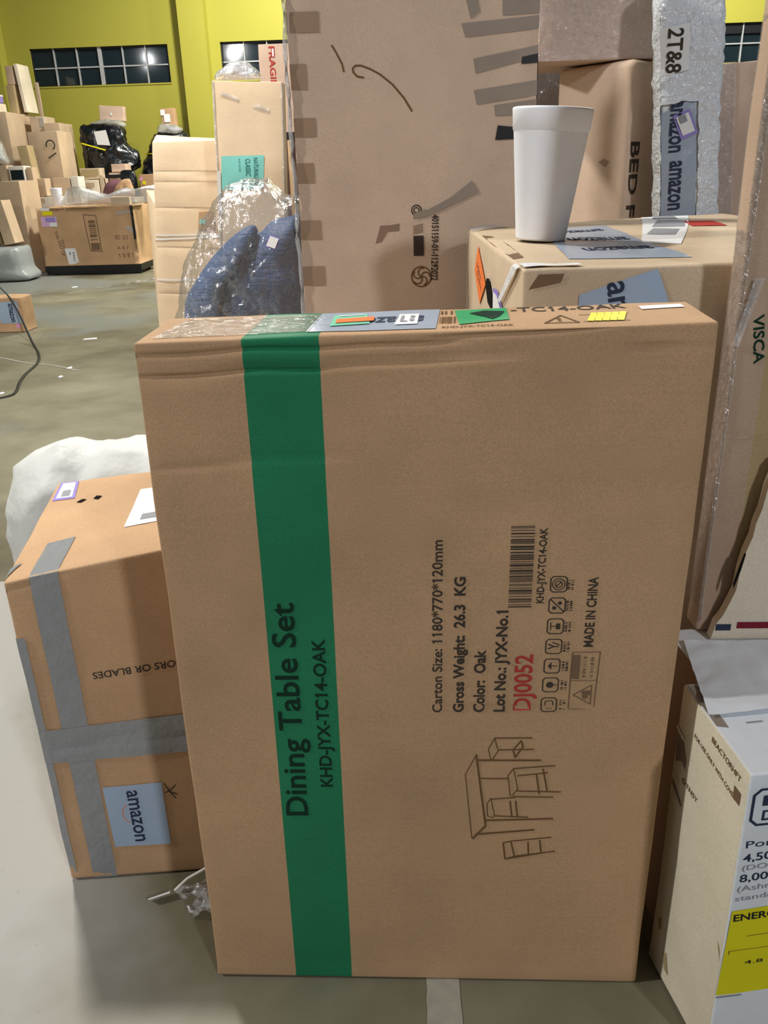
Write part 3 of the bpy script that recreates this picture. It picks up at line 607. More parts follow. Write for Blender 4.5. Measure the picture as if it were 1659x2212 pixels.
f = Flat().line([(.192, 1.584), (.176, 1.587), (.166, 1.597), (.165, 1.606), (.173, 1.612), (.188, 1.611), (.21, 1.603), (.235, 1.590), (.266, 1.566), (.295, 1.534), (.315, 1.503)], .0042)
J.put('pen_mark', ('front', f), M['ink_mid'], .0012)
J.put('tape', ('front', Flat().grid((.318, 1.236), (.355, 1.243), (.352, 1.262), (.316, 1.250)).grid((.355, 1.243), (.425, 1.272), (.415, 1.288), (.352, 1.258)).grid((.425, 1.272), (.492, 1.300), (.474, 1.330), (.415, 1.288))), M['tapedark'], .003, label='loose twist of smoky tape')
J.put('printed_mark', ('front', Flat().ring((.324, 1.259), .013, .003).ring((.324, 1.259), .007, .0025)), M['ink'], .0012)
J.put('printed_mark', ('front', Flat().rect(.315, 1.140, .343, 1.193)), M['ink'], .0012)
f = Flat().ring((.335, 1.084), .027, .003, 28)
for q in range(5): f.ring((.335 + .012 * math.cos(q * 1.26), 1.084 + .012 * math.sin(q * 1.26)), .012, .003, 12, q * 72, q * 72 + 190)
J.put('printed_mark', ('front', f), M['ink_mid'], .0012)
f = Flat()
for q in range(6): f.line([(.315, 1.198 + .004 * q), (.341, 1.203 + .004 * q)], .0016)
J.put('printed_mark', ('front', f), M['ink_mid'], .0012)
J.put('lettering', ('front', Flat().text('40151159-01-11292022', .367, 1.247, .174, .0185, -91.5, .022)), M['ink'], .0012)
J.put('stain', ('front', Flat().poly([(.21, 1.175), (.225, 1.222), (.25, 1.222), (.278, 1.226), (.276, 1.207), (.245, 1.205), (.228, 1.18)])), M['kraft_brown'], .0008, None, 'faint smudge')
rg = random.Random(5)
tube('edge_tape', [(.058 + rg.uniform(-.003, .003), 1.322, z) for z in [.95 + .04 * i for i in range(25)]], .006, M['film_milk'], J.root, 5)

Kc = Carton('bed_carton', 'brown bed frame carton with a shadowed lettered side, behind the foam cup', 'carton', (1.025, 1.70, 0), (.40, .30, 1.645), M['kraft_mauve'], 40, r=.025, amp=.004, res=.06, seed=31)
Kc.put('lettering', ('front', Flat().text('BED FRAME', .02, 1.42, .44, .042, -90, .02)), M['ink'], .002)
Kc.put('stain', ('left', Flat().poly([(.19, 1.365), (.21, 1.375), (.235, 1.365), (.22, 1.35)])), M['kraft_dark'], .001, None, 'dark scuff')
DL = Carton('dark_carton', 'dark film-wrapped carton in the gap between the huge taped carton and the bed frame carton', 'carton', (.66, 2.24, 0), (.34, .12, 1.75), M['wood'], 0, r=.01, amp=.006, res=.08, seed=32)
DL.put('wrap', ('front', Flat().grid((0, 1.0), (.34, 1.0), (.34, 1.74), (0, 1.74), .02)), M['film'], .005)
K2 = Carton('wrapped_carton', 'dusky brown film-wrapped carton lying on the bed frame carton', 'carton', (.745, 1.76, 1.647), (.38, .36, .30), M['kraft_rose'], 0, r=.012, amp=.006, res=.05, seed=33)
K2.put('wrap', [('front', Flat().grid((0, .0), (.38, .0), (.38, .3), (0, .3), .02))], M['film'], .004)
L_ = Carton('wrapped_parcel', 'tall slim parcel in bubble wrap with blue tape, right of the bed frame carton', 'parcel', (1.216, 1.59, 0), (.172, .085, 1.86), M['whitebox'], 0, r=.012, amp=.006, res=.03, seed=36, freq=9, tilt=(0, -5.0))
L_.put('tape', ('front', Flat().grid((.0, 1.02), (.115, 1.02), (.100, 1.535), (.0, 1.50), .03)), M['tapeblue'], .006)
putm(L_, 'lettering', 'front', [Flat().text('amazon', .030, 1.530, .135, .034, -92, .02), Flat().text('amazon', .030, 1.372, .135, .034, -92, .02)], M['navy'], .008)
st = L_.put('label', ('front', Flat().grid((.0, 1.595), (.075, 1.605), (.075, 1.72), (.0, 1.715), .02)), M['white'], .0155)
L_.put('lettering', ('front', Flat().text('2T&8', .018, 1.712, .110, .042, -93, .02)), M['ink'], .0165, st)
st = L_.put('sticker', ('front', Flat().grid((.060, 1.425), (.108, 1.440), (.082, 1.505), (.034, 1.492))), M['purple'], .009)
L_.put('print', ('front', Flat().grid((.064, 1.436), (.098, 1.446), (.078, 1.497), (.042, 1.486))), M['white'], .011, st)
L_.put('print', ('front', Flat().grid((.056, 1.468), (.076, 1.474), (.068, 1.493), (.048, 1.487))), M['greyink'], .013, st)
L_.put('foam_piece', ('front', Flat().grid((.135, 1.06), (.165, 1.06), (.165, 1.24), (.135, 1.24), .03).grid((.105, 1.24), (.176, 1.24), (.172, 1.345), (.105, 1.335), .03)), M['white'], .006)
L_.put('bubble_wrap', [('front', Flat().grid((.108, 1.0), (.172, 1.0), (.172, 1.53), (.108, 1.53), .006).grid((0, 1.525), (.172, 1.525), (.172, 1.85), (0, 1.85), .006)), ('left', Flat().grid((0, 1.0), (.085, 1.0), (.085, 1.85), (0, 1.85), .02))], M['film_bub'], .0105)
# re-mesh the wrap with puckers
for o in [c for c in L_.root.children if c.name.startswith('bubble_wrap')]:
    for v in o.data.vertices: v.co += noise.noise_vector(v.co * 45) * .005
    o.data.polygons.foreach_set('use_smooth', [True] * len(o.data.polygons))
M_ = Carton('wrapped_carton', 'brown film-wrapped carton right of the bubble wrap parcel', 'carton', (1.352, 1.80, 0), (.24, .10, 1.64), M['kraft_rose'], 0, r=.008, amp=.004, res=.06, seed=39, tilt=(0, -3.5))
M_.put('wrap', ('front', Flat().grid((0, 1.1), (.12, 1.1), (.10, 1.64), (0, 1.64), .015)), M['film'], .005)

# ------------------------------------------------------------------ cartons and cushion beyond the left of the big carton
N_ = Carton('flat_carton', 'tall light tan carton with a turquoise sticker, behind the blue cushion', 'carton', (-.553, 2.80, 0), (.300, .10, 1.722), M['kraft_peach'], 0, r=.005, amp=.003, res=.06, seed=41, tilt=(0, 2.8))
st = N_.put('sticker', ('front', Flat().grid((.020, 1.292), (.205, 1.305), (.212, 1.437), (.026, 1.429), .04)), M['teal'], .0014)
N_.put('lettering', ('front', Flat().text('NATURALISTA', .166, 1.426, .112, .019, -90, .014)), M['tealdark'], .0022, st)
N_.put('lettering', ('front', Flat().text('CLASSIC', .130, 1.421, .068, .021, -90, .014)), M['tealdark'], .0022, st)
N_.put('lettering', ('front', Flat().text('6x36 WOOD', .100, 1.421, .052, .008, -90)), M['tealdark'], .0022, st)
putm(N_, 'tape', 'front', [Flat().grid((0, 1.05), (.010, 1.05), (.010, 1.72), (0, 1.72), .03), Flat().grid((.290, 1.05), (.300, 1.05), (.300, 1.72), (.290, 1.72), .03), Flat().grid((.03, 1.668), (.11, 1.645), (.115, 1.655), (.045, 1.682), .02), Flat().grid((.16, 1.625), (.24, 1.605), (.242, 1.617), (.20, 1.634), .02)], M['film_milk'], .003, None, 'clear shiny tape')
N_.put('tape', ('front', Flat().grid((-.0, 1.19), (.016, 1.19), (.020, 1.37), (.004, 1.37), .03)), M['strap'], .0035, label='white strip on its left edge')
NS = thing('plastic_scrap', 'crumpled milky plastic lying on top of the turquoise-stickered carton', 'plastic scrap', (-.39, 2.85, 1.728))
pillow('wrap', [(-.455, 1.729), (-.45, 1.76), (-.41, 1.785), (-.37, 1.795), (-.32, 1.79), (-.285, 1.765), (-.28, 1.729)], 2.85, .04, .04, M['film_scrap'], NS, .006, 24, 70, 10, .4, 4, (1, 1, 1), 1.7275)
O_ = Carton('flat_carton', 'wide light tan carton bound with white straps, left of the blue cushion', 'carton', (-.955, 3.0, 0), (.40, .11, 1.530), M['kraft_peach'], 0, r=.006, amp=.003, res=.05, seed=43, tilt=(0, 5.0), warp={'001': (.012, 0, -.035)},
    grooves=[('front', .002, 1.40, .006, 0, .40, -.02), ('front', .002, 1.355, .006, 0, .40, -.02), ('front', .002, 1.24, .006, 0, .40, -.02), ('front', .002, 1.06, .006, 0, .40, -.02), ('front', .002, .84, .006, 0, .40, .0)])
for nm, z0, z1 in (('strap', 1.112, 1.118), ('strap', 1.093, 1.110), ('strap', .904, .908)):
    O_.put(nm, ('front', Flat().grid((0, z0), (.40, z1), (.40, z1 + .008), (0, z0 + .008), .04)), M['strap'], .003, label='white strap')
O_.put('flap', ('front', Flat().grid((.21, 1.14), (.29, 1.14), (.29, 1.225), (.215, 1.22))), M['kraft_warm'], .004, label='small brown flap')
O_.put('sticker', ('front', Flat().rect(.218, 1.168, .246, 1.188)), M['teal'], .006)
O2 = Carton('opened_carton', 'torn opened tan carton behind the left edge of the strapped carton', 'carton', (-1.00, 3.16, 0), (.30, .12, 1.30), M['kraft_peach'], 0, r=.006, amp=.004, res=.06, seed=45, tilt=(0, 2.0), warp={'001': (.07, 0, -.06)})
putm(O2, 'tear', 'front', [Flat().poly([(.004, 1.12), (.02, 1.15), (.05, 1.10), (.09, 1.09), (.07, 1.05), (.012, 1.06)]), Flat().poly([(.05, 1.02), (.1, 1.03), (.1, .96), (.06, .97)])], M['kraft_brown'], .0016, None, 'torn hole')
P_ = thing('bagged_cushion', 'blue quilted cushion sealed in a clear plastic bag', 'cushion', (-.30, 2.35, 0))
pillow('cushion', [(-.548, .70), (-.545, .869), (-.495, .965), (-.42, 1.058), (-.347, 1.125), (-.28, 1.150), (-.235, 1.150), (-.187, 1.190), (-.115, 1.206), (-.068, 1.198), (-.052, 1.045), (-.054, .70)], 2.39, .12, .12, M['blue'], P_, .010, 6, 90, 14, .45, 7, (1, 1, 1), .703)
pillow('cushion_fold', [(-.556, .70), (-.556, .869), (-.508, .962), (-.43, 1.058), (-.347, 1.134), (-.265, 1.172), (-.232, 1.155), (-.27, 1.09), (-.34, .99), (-.40, .88), (-.42, .70)], 2.33, .085, .08, M['blue'], P_, .008, 6, 72, 12, .5, 2, (1, 1, 1), .703)
pillow('plastic_bag', [(-.60, .70), (-.588, .87), (-.565, .987), (-.495, 1.118), (-.445, 1.205), (-.34, 1.318), (-.202, 1.345), (-.135, 1.290), (-.065, 1.268), (-.042, 1.149), (-.038, 1.01), (-.040, .70)], 2.37, .165, .16, M['film_bag'], P_, .016, 13, 150, 40, .42, 5, (1.2, 1.2, .7), .702)
for o in [c for c in P_.children if c.name.startswith('plastic_bag')]:      # taut diagonal wrinkles
    for v in o.data.vertices:
        x, z = v.co.x - .30, v.co.z; q = Vector(((x + .8 * z) * 7, (z - .9 * x) * 48, 2.0)); k = Vector((x * 20, v.co.y * 20, z * 20))
        v.co.y += .0075 * noise.noise(q) * min(1, max(.25, (1.30 - z) * 5)) + .004 * noise.noise(k)
meshob('sticker', [(x + .30, y - 2.35, z) for x, y, z in [(-.190, 2.200, 1.105), (-.152, 2.200, 1.090), (-.134, 2.215, 1.132), (-.172, 2.215, 1.147)]], [(0, 1, 2, 3)], M['purple'], P_)
meshob('sticker', [(x + .30, y - 2.353, z) for x, y, z in [(-.186, 2.200, 1.108), (-.154, 2.200, 1.096), (-.139, 2.215, 1.130), (-.171, 2.215, 1.142)]], [(0, 1, 2, 3)], M['white'], P_)
PS = Carton('support_carton', 'brown carton under the bagged blue cushion', 'carton', (-.58, 2.18, 0), (.54, .36, .698), M['kraft'], 0, r=.006, res=.1, seed=47)
Q_ = Carton('flat_carton', 'dark tan carton with red lettering peeking out behind the turquoise-stickered carton', 'carton', (-.40, 3.60, 0), (.26, .12, 1.955), M['kraft_rose'], 0, r=.006, amp=.003, res=.08, seed=49, tilt=(0, 0))
Q_.put('lettering', ('front', Flat().text('FRAGILE', .055, 1.94, .20, .030, -90, .02)), M['red'], .0014, label='red lettering')
Q_.put('label', ('front', Flat().rect(.072, 1.895, .080, 1.930)), M['white'], .0016)
WP = thing('wooden_panel', 'dark brown board with light edge strip between the tall cartons', 'board', (-.20, 3.2, 0))
meshob('board', *boxmesh([(-.085, 0, 0, .03, .03, 1.515)]), M['wood'], WP)
meshob('cap', *boxmesh([(-.085, -.004, 1.50, .03, .034, 1.535)]), M['dolly'], WP)
meshob('edge_strip', *boxmesh([(-.022, -.012, 0, -.002, 0, 1.50)]), M['lightwood'], WP)

#==FAR==
# ------------------------------------------------------------------ the cartons across the hall
DC = thing('platform_dolly', 'low black dolly under the big printed carton across the floor', 'dolly', (-4.50, 12.1, 0))
meshob('deck', *boxmesh([(-.735, -.40, .045, .735, .40, .130)]), M['dolly'], DC)
meshob('skirt', *boxmesh([(-.72, -.395, .012, .73, -.37, .05)]), M['dolly'], DC)
for sx in (-.62, .62):
    for sy in (-.30, .30): wl_ = meshob('wheel', *boxmesh([(-.03, -.015, .0, .03, .015, .05)]), M['dolly'], DC); wl_.location = (sx, sy, 0)
Rc = Carton('large_carton', 'big brown carton with lilac label on the black dolly', 'carton', (-5.235, 11.7, .131), (1.46, .75, .835), M['kraft_warm'], 0, r=.012, amp=.012, res=.08, seed=51, freq=3)
st = Rc.put('label', ('front', Flat().rect(.075, .785, .21, .845)), M['white'], .004)
Rc.put('label', ('front', Flat().rect(.095, .725, .245, .780)), M['yellow'], .004)
st = Rc.put('label', ('front', Flat().rect(.06, .565, .295, .705)), M['lilac'], .004)
Rc.put('print', ('front', Flat().rect(.185, .565, .295, .62)), M['white'], .008, st); Rc.put('print', ('front', Flat().rect(.13, .635, .27, .69)), M['purple'], .008, st)
st = Rc.put('label', ('front', Flat().grid((.37, .02), (.53, .03), (.50, .255), (.34, .25))), M['white'], .004)
Rc.put('print', ('front', Flat().bars(.45, .07, .48, .20, 8, False, 3)), M['greyink'], .008, st)
Rc.put('print', ('front', Flat().rect(.40, .16, .42, .20)), M['greyink'], .008, st)
Rc.put('printed_panel', ('front', Flat().line([(.70, .72), (.885, .70), (.90, .20), (.73, .21)], .012, True).rect(.75, .22, .88, .32).bars(.76, .36, .86, .68, 7, False, 8)), M['ink_faint'], .003)
putm(Rc, 'printed_mark', 'front', [Flat().text('BED', 1.13, .36, .075, .06), Flat().text('2/3', 1.24, .36, .08, .06), Flat().text('A B 7', 1.14, .22, .17, .045), Flat().text('1 0 8 1', 1.15, .10, .22, .06, 3)], M['ink_faint'], .003)
putm(Rc, 'printed_mark', 'front', [Flat().text('THIS WAY UP', .225, .50, .36, .045, -80), Flat().text('FRAGILE', .30, .37, .26, .045, -80)], M['ink_faint'], .003)
putm(Rc, 'tape', 'front', [Flat().grid((1.20, .70), (1.43, .73), (1.44, .77), (1.21, .75)), Flat().grid((1.30, .50), (1.42, .44), (1.44, .50), (1.34, .56))], M['film_milk'], .006, None, 'shiny clear tape')
Rc.put('edge_guard', ('front', Flat().rect(1.41, .36, 1.458, .84)), M['dolly'], .008, label='black edge strip')
wf = thing('plastic_wrap', 'milky plastic film draped over the top of the big printed carton', 'plastic film', (-4.2, 11.95, .97))
pillow('sheet', [(-4.89, .975), (-4.85, 1.16), (-4.76, 1.24), (-4.68, 1.24), (-4.62, 1.13), (-4.53, 1.05), (-4.32, 1.07), (-4.13, 1.14), (-3.98, 1.19), (-3.72, 1.18), (-3.47, 1.23), (-3.48, 1.13), (-3.67, .99), (-3.94, .985), (-4.19, .985), (-4.58, .975)], 12.0, .20, .2, M['film_milk'], wf, .02, 7, 110, 12, .5, 6, (1, 1, 1), .972)
rcup = thing('foam_cup', 'small far white foam cup on the big carton with lilac label', 'cup', (-5.005, 12.02, .967))
lathe('body', [(.055, .002), (.072, .004), (.074, .01), (.082, .235), (.086, .25), (.083, .256), (.078, .25), (.068, .02)], M['foam'], rcup, 28)
far = lambda name, label, x, y, z, w_, d_, h_, mat, fm=None, tilt=(0, 0), group=None, rz=0, seed=1: Carton(name, label, 'carton', (x, y, z), (w_, d_, h_), M[mat], rz, r=.01, amp=.006, res=.25, seed=seed, freq=3, tilt=tilt, group=group)
far('carton', 'small tan carton with open flaps at the right end of the film-covered big carton', -4.10, 11.715, .967, .29, .075, .12, 'kraft_tan')
far('tall_carton', 'widest pale tan carton at the far left of the heap', -6.51, 13.6, 0, .24, 1.5, 2.38, 'kraft_heap', None, seed=61)
S5 = far('tall_carton', 'pale carton with a shiny taped top at the right of the widest tan carton', -6.16, 14.2, 0, .25, .5, 2.33, 'kraft_tan', None, seed=62)
S5.put('tape', ('front', Flat().grid((.17, 2.16), (.26, 2.16), (.26, 2.31), (.17, 2.31), .02)), M['film_milk'], .006)
far('slim_carton', 'slim upright carton just below the left end of the dark window strip', -6.36, 15.12, 0, .07, .06, 2.93, 'kraft_heap', None, seed=63)
s2 = far('carton', 'olive tan carton under the topmost carton of the heap', -6.49, 14.25, 2.383, .14, .4, .44, 'kraft_olive', None, seed=64)
far('carton', 'small grey-brown carton topmost on the heap at far left', -6.47, 14.3, 2.825, .13, .33, .285, 'kraft_grey', None, seed=65)
far('leaning_carton', 'pale panel carton leaning on top of the heap', -6.27, 14.3, 2.40, .07, .45, .74, 'kraft_pale', None, tilt=(0, -4), seed=66)
far('flat_carton', 'flat pale carton under the purple tub at the left edge', -6.64, 13.75, 2.383, .135, .45, .15, 'kraft_pale', None, seed=68)
tub = thing('storage_tub', 'purple tub with pale rim at the left edge of the heap', 'tub', (-6.585, 13.95, 2.535))
meshob('body', *boxmesh([(-.1, -.15, 0, .085, .15, .095)]), M['purple'], tub); meshob('rim', *boxmesh([(-.105, -.155, .095, .09, .155, .12)]), M['white'], tub)
S7 = far('tall_carton', 'brown carton with a dark hand mark, standing left of the black wrapped goods', -5.86, 13.3, 0, .50, .62, 2.06, 'kraft_heap', None, seed=69)
S7.put('pen_mark', ('front', Flat().ring((.36, 1.85), .07, .018, 16, -60, 200).line([(.30, 1.66), (.43, 1.73)], .018)), M['ink'], .01)
far('tall_carton', 'brown carton peeking over the carton with the hand mark', -5.90, 14.1, 0, .28, .6, 2.22, 'kraft_heap', None, seed=70)
far('base_carton', 'brown carton under the small cartons at left of the heap', -6.17, 12.56, 0, .54, .66, 1.24, 'kraft_heap', None, seed=71)
far('slim_carton', 'olive slim carton left of the carton with the hand mark', -5.84, 12.9, 1.25, .17, .25, .60, 'kraft_olive', None, tilt=(0, -4), seed=72)
far('small_carton', 'small brown carton under the grey plastic bundle', -6.10, 12.6, 1.25, .14, .25, .32, 'kraft_heap', None, seed=73)
S11 = far('display_carton', 'white carton with dark window below the grey plastic bundle', -5.94, 12.6, 1.25, .25, .28, .30, 'kraft_white', None, seed=74)
S11.put('window', ('front', Flat().rect(.03, .10, .23, .24)), M['glass'], .01); S11.put('shadow_print', ('front', Flat().poly([(.03, .01), (.24, .01), (.24, .08)])), M['navy'], .01)
far('small_carton', 'small brown carton right of the white windowed carton', -5.675, 12.62, 1.25, .10, .24, .28, 'kraft_heap', None, seed=75)
far('tall_carton', 'large brown carton behind the leaning carton, left of the lilac-labelled carton', -5.84, 11.86, 0, .37, .66, 1.34, 'kraft_heap', None, seed=76)
far('leaning_carton', 'brown carton leaning sideways with a pale edge, at lower left of the heap', -5.60, 11.30, .492, .17, .30, .60, 'kraft_heap', None, tilt=(0, -9), seed=77)
far('small_carton', 'tan carton cut by the left edge beside the leaning carton', -5.86, 11.28, .492, .20, .3, .44, 'kraft_olive', None, tilt=(0, -6), seed=78)
far('tall_carton', 'light tan carton cut by the left edge above the leaning carton', -6.03, 11.9, 0, .16, .3, 1.30, 'kraft_tan', None, seed=79)
sk = thing('wrapped_pallet', 'low pallet load wrapped in grey plastic film at the left edge', 'pallet', (-5.7, 11.1, 0))
pillow('wrap', [(-6.6, .005), (-6.6, .42), (-6.2, .465), (-5.8, .465), (-5.4, .465), (-5.28, .45), (-5.26, .2), (-5.28, .005)], 11.25, .36, .36, M['greyfilm'], sk, .012, 5, 70, 12, .18, 3, (1, 1, 1), .004)
b9 = thing('plastic_bundle', 'grey bundle in shiny clear plastic at the left edge of the heap', 'bundle', (-6.1, 12.75, 1.575))
pillow('bundle', [(-6.3, 1.60), (-6.3, 1.93), (-6.15, 1.92), (-6.06, 1.84), (-6.03, 1.70), (-6.04, 1.60)], 12.75, .1, .1, M['greyfilm'], b9, .01, 6, 40, 8, .5, 1, (1, 1, 1), 1.577)
pillow('wrap', [(-6.34, 1.585), (-6.34, 2.0), (-6.15, 1.99), (-6.04, 1.90), (-5.99, 1.72), (-5.99, 1.585)], 12.75, .125, .125, M['film_milk'], b9, .014, 8, 50, 10, .5, 1, (1, 1, 1), 1.576)
far('small_carton', 'brown carton on the white holed carton, left of the far foam cup', -5.57, 12.71, 1.10, .13, .23, .26, 'kraft_heap', None, seed=81)
S17c = far('base_carton', 'white carton with round dark hole, left of the far foam cup', -5.62, 12.7, 0, .40, .25, 1.095, 'kraft_white', None, seed=82)
S17c.put('hole', ('front', Flat().disc((.10, 1.035), .035)), M['kraft_heap'], .01)
far('small_carton', 'brown carton directly behind the far foam cup', -5.43, 12.97, 0, .28, .31, 1.37, 'kraft_heap', None, seed=83)
far('slim_carton', 'slim white carton behind the milky film, right of the brown carton behind the far cup', -5.14, 12.97, 0, .13, .3, 1.38, 'kraft_white', None, seed=98)
T1 = far('open_carton', 'open tan carton with pale rim below the left black wrapped goods', -5.17, 13.5, 1.325, .34, .24, .17, 'kraft_tan', None, seed=84)
T1.put('hollow', ('front', Flat().rect(.03, .05, .31, .145)), M['kraft_olive'], .01)
T2 = far('carton', 'pale carton with a dark hand slot below the open tan carton', -5.19, 13.38, 0, .355, .40, 1.32, 'kraft_pale', None, seed=85)
T2.put('slot', ('front', Flat().rect(.14, 1.20, .28, 1.27)), M['kraft_heap'], .01); T2.put('slot', ('front', Flat().rect(.03, 1.19, .07, 1.27)), M['kraft_heap'], .01)
far('small_carton', 'small tan carton right of the open tan carton', -4.825, 13.4, 0, .075, .25, 1.39, 'kraft_tan', None, seed=86)
far('small_carton', 'pinkish tan carton directly below the left black wrapped goods', -4.70, 13.68, 1.422, .25, .3, .13, 'kraft_rose', None, seed=87)
S19 = far('carton', 'tan carton with white label under the pinkish tan carton', -4.74, 13.62, 0, .35, .37, 1.418, 'kraft', None, seed=88)
S19.put('label', ('front', Flat().rect(.03, 1.35, .17, 1.40)), M['white'], .01)
S22 = far('carton', 'tan carton with pink and yellow dots under the right black wrapped goods', -4.13, 13.3, 0, .38, .42, 1.38, 'kraft', None, seed=89)
S22.put('sticker', ('front', Flat().disc((.03, 1.31), .03)), M['pink'], .01); S22.put('sticker', ('front', Flat().disc((.075, 1.25), .03)), M['yellow'], .01)
far('base_carton', 'tan carton under the maroon bag', -4.72, 12.78, 0, .64, .5, 1.045, 'kraft_tan', None, seed=90)
mb = thing('cloth_bag', 'maroon cloth bag on the tan carton behind the plastic film', 'bag', (-4.45, 12.95, 1.05))
pillow('body', [(-4.64, 1.055), (-4.63, 1.2), (-4.55, 1.275), (-4.42, 1.31), (-4.27, 1.28), (-4.26, 1.16), (-4.30, 1.055)], 13.05, .11, .10, M['maroon'], mb, .015, 6, 44, 8, .5, 1, (1, 1, 1), 1.05)
bp = thing('paper_bag', 'crumpled brown paper bag right of the maroon cloth bag', 'bag', (-4.27, 12.9, 1.05))
pillow('body', [(-4.42, 1.055), (-4.40, 1.16), (-4.32, 1.26), (-4.20, 1.32), (-4.12, 1.28), (-4.10, 1.055)], 12.84, .06, .05, M['kraft'], bp, .014, 9, 44, 8, .5, 3, (1, 1, 1), 1.05)
# black wrapped goods: the part the photo shows stands on hidden cartons
for nm, lab, ol, yy, seed in (('wrapped_goods', 'bigger black film-wrapped load with white sheet, by the yellow wall', [(-5.33, .01), (-5.35, 1.4), (-5.36, 1.82), (-5.34, 2.15), (-5.17, 2.19), (-4.96, 2.22), (-4.73, 2.19), (-4.62, 2.08), (-4.62, 1.89), (-4.47, 1.77), (-4.40, 1.64), (-4.46, 1.54), (-4.6, 1.3), (-4.62, .01)], 14.36, 5),
        ('wrapped_goods', 'smaller black film-wrapped load right of the bigger one, by the yellow wall', [(-4.50, .01), (-4.53, 1.45), (-4.50, 1.61), (-4.39, 1.75), (-4.33, 1.93), (-4.22, 2.05), (-4.06, 2.12), (-3.88, 2.13), (-3.72, 2.07), (-3.70, 1.91), (-3.72, 1.4), (-3.72, .01)], 14.98, 9)):
    b = thing(nm, lab, 'wrapped goods', (sum(p[0] for p in ol) / len(ol), yy, 0))
    pillow('wrap', ol, yy, .22, .22, M['blackfilm'], b, .045, 7, 130, 26, .30, seed, (1, 1, 1), .004)
    dx = -b.location.x; L = lambda pts: [(x + dx, y - yy, z) for x, y, z in pts]
    if seed == 5:
        meshob('sheet_label', L([(-5.02, 14.10, 1.86), (-4.80, 14.10, 1.84), (-4.84, 14.10, 2.08), (-5.05, 14.10, 2.06)]), [(0, 1, 2, 3)], M['white'], b)
        tube('yellow_tape', ([(-5.37, 14.3, 1.90), (-5.25, 14.12, 1.87), (-5.1, 14.11, 1.83), (-4.9, 14.11, 1.77)]), .028, M['yellow'], b, 6, .4)
    else:
        meshob('sheet_label', L([(-3.99, 14.73, 1.85), (-3.79, 14.73, 1.90), (-3.75, 14.73, 2.0), (-3.98, 14.73, 1.97)]), [(0, 1, 2, 3)], M['white'], b)
        tube('yellow_tape', ([(-4.42, 14.86, 1.71), (-4.25, 14.74, 1.70), (-4.05, 14.73, 1.685), (-3.9, 14.74, 1.675)]), .026, M['yellow'], b, 6, .4)
c1 = far('carton', 'tan carton with a white drop mark on top of the bigger black wrapped load', -5.03, 14.40, 2.235, .42, .16, .235, 'kraft_rose', None, seed=93, tilt=(0, 4))
c1.put('mark', ('front', Flat().poly([(.19, .09), (.21, .075), (.23, .09), (.215, .14)])), M['white'], .01)
sc_ = thing('plastic_scrap', 'grey plastic scrap lying on the bigger black wrapped load', 'plastic scrap', (-4.8, 14.3, 2.16))
pillow('wrap', [(-5.14, 2.20), (-5.0, 2.24), (-4.85, 2.26), (-4.6, 2.22), (-4.52, 2.13), (-4.65, 2.13), (-4.85, 2.15), (-5.05, 2.17)], 14.24, .06, .05, M['film_milk'], sc_, .02, 9, 60, 8, .5, 2)
c2 = far('carton', 'small tan carton with white sheets on top of the smaller black wrapped load', -4.10, 14.88, 2.15, .25, .2, .28, 'kraft', None, seed=94, tilt=(0, -2))
c2.put('sheet', ('front', Flat().rect(.06, .06, .17, .19)), M['white'], .01); c2.put('sheet', ('front', Flat().rect(.01, .17, .09, .26)), M['white'], .012)
sc2 = thing('plastic_scrap', 'grey plastic scrap lying on the smaller black wrapped load', 'plastic scrap', (-3.9, 14.7, 2.08))
pillow('wrap', [(-4.15, 2.06), (-4.1, 2.16), (-3.95, 2.17), (-3.8, 2.15), (-3.68, 2.08), (-3.8, 2.02), (-4.0, 2.03)], 14.72, .06, .06, M['film_milk'], sc2, .02, 9, 50, 8, .5, 8)
bkt = thing('black_stand', 'matt black stand with long arm in front of the black wrapped loads', 'stand', (-4.42, 13.43, 0))
meshob('arm', *boxmesh([(-.30, -.03, 1.33, .02, .03, 1.385)]), M['dolly'], bkt)
pillow('body', [(-4.48, .01), (-4.48, 1.30), (-4.44, 1.44), (-4.34, 1.45), (-4.24, 1.42), (-4.22, 1.2), (-4.22, .01)], 13.45, .08, .08, M['blackfilm'], bkt, .01, 6, 50, 8, .4, 4, (1, 1, 1), .004)
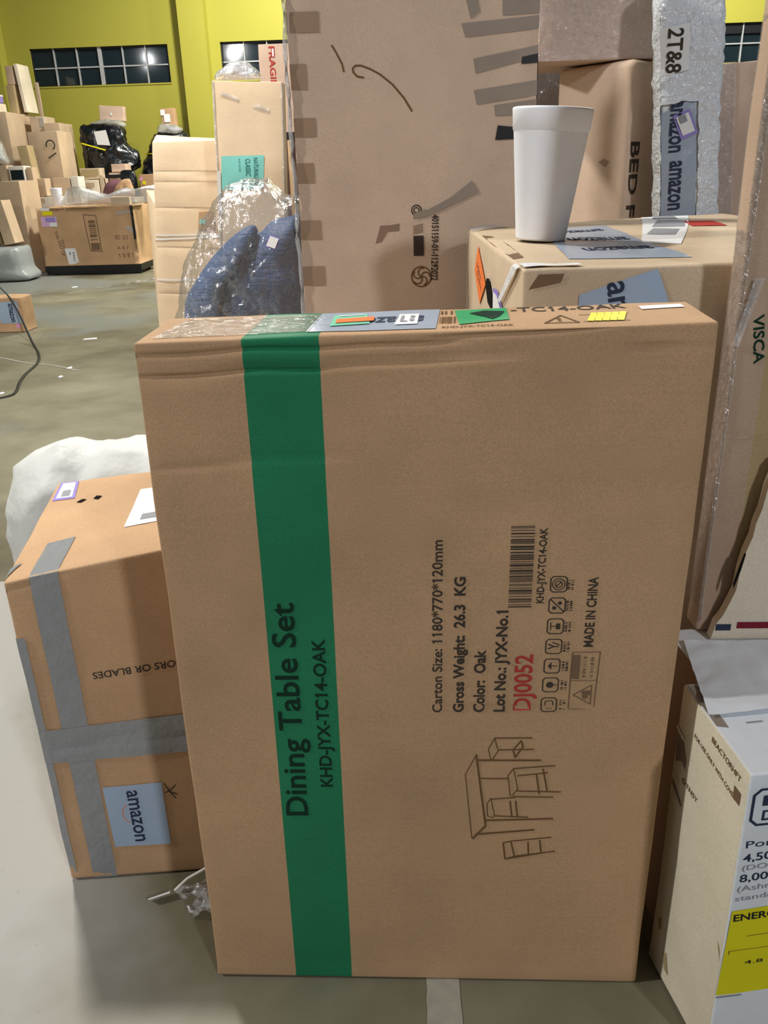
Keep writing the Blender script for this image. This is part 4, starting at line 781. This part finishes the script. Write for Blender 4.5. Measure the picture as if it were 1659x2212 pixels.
# small items on the far floor
V = Carton('small_carton', 'small brown carton with a blue label on the floor at the left edge', 'carton', (-3.75, 6.85, 0), (.36, .26, .33), M['kraft_warm'], 0, r=.012, amp=.008, res=.05, seed=96)
st = V.put('label', ('front', Flat().grid((.12, .085), (.325, .085), (.315, .292), (.12, .285), .04)), M['label'], .003)
V.put('lettering', ('front', Flat().text('amazon', .226, .272, .175, .038, -90, .02)), M['navy'], .005, st)
V.put('sticker', ('front', Flat().disc((.285, .06), .024)), M['pink'], .004)
pts = curve3([(-3.72, 7.0, .50), (-3.45, 6.80, .30), (-3.05, 6.2, .03), (-2.80, 5.75, .012), (-2.66, 5.40, .008), (-2.58, 5.0, .008), (-2.50, 4.72, .008), (-2.42, 4.50, .008), (-2.40, 4.36, .008), (-2.47, 4.27, .008), (-2.62, 4.20, .008)], 8)
so = tube('packing_strap', pts, .010, M['dolly'], None, 6, .4); tag(so, 'thin black packing strap curling over the floor at the left edge', 'strap')
so2 = tube('dried_trail', [(-3.2 + .09 * i, 5.70 - .052 * i + .02 * math.sin(i), .001) for i in range(12)], .016, M['floorpaint'], None, 6, .15); tag(so2, 'pale smeared streak on the floor beside the black strap', 'streak')
def scrap(label, x, y, sx, sy, rz, mat='white'):
    o = meshob('paper_scrap', [(-sx, -sy, .001), (sx, -sy * .7, .003), (sx * .8, sy, .010), (-sx * .9, sy * .8, .005), (-sx, -sy, .0), (sx, -sy * .7, .001), (sx * .8, sy, .008), (-sx * .9, sy * .8, .003)], [(0, 1, 2, 3), (7, 6, 5, 4), (0, 4, 5, 1), (1, 5, 6, 2), (2, 6, 7, 3), (3, 7, 4, 0)], M[mat])
    o.location = (x, y, .001); o.rotation_euler = (0, 0, R(rz)); tag(o, label, 'scrap')
scrap('larger white paper scrap on open floor left of the strapped carton', -2.60, 6.40, .065, .020, 5)
scrap('small white scrap at the right end of the pale floor streak', -2.32, 5.20, .02, .016, 20)
scrap('small white scrap below the right end of the pale floor streak', -2.27, 4.90, .018, .014, 60)
scrap('small white scrap touching the black strap where it turns left', -2.50, 4.42, .03, .010, 50)
scrap('white scrap on the floor in front of the black dolly', -4.22, 10.2, .04, .03, 30)
ff = thing('film_strip', 'strip of pale film on the floor right of the black dolly', 'plastic film', (-3.6, 9.8, .0))
sheet('sheet', (-4.1, 9.5, .012), (-3.3, 10.9, .012), (-3.25, 11.2, .012), (-3.95, 9.75, .012), M['film_milk'], ff, .02, 6, 30, 8, 2)
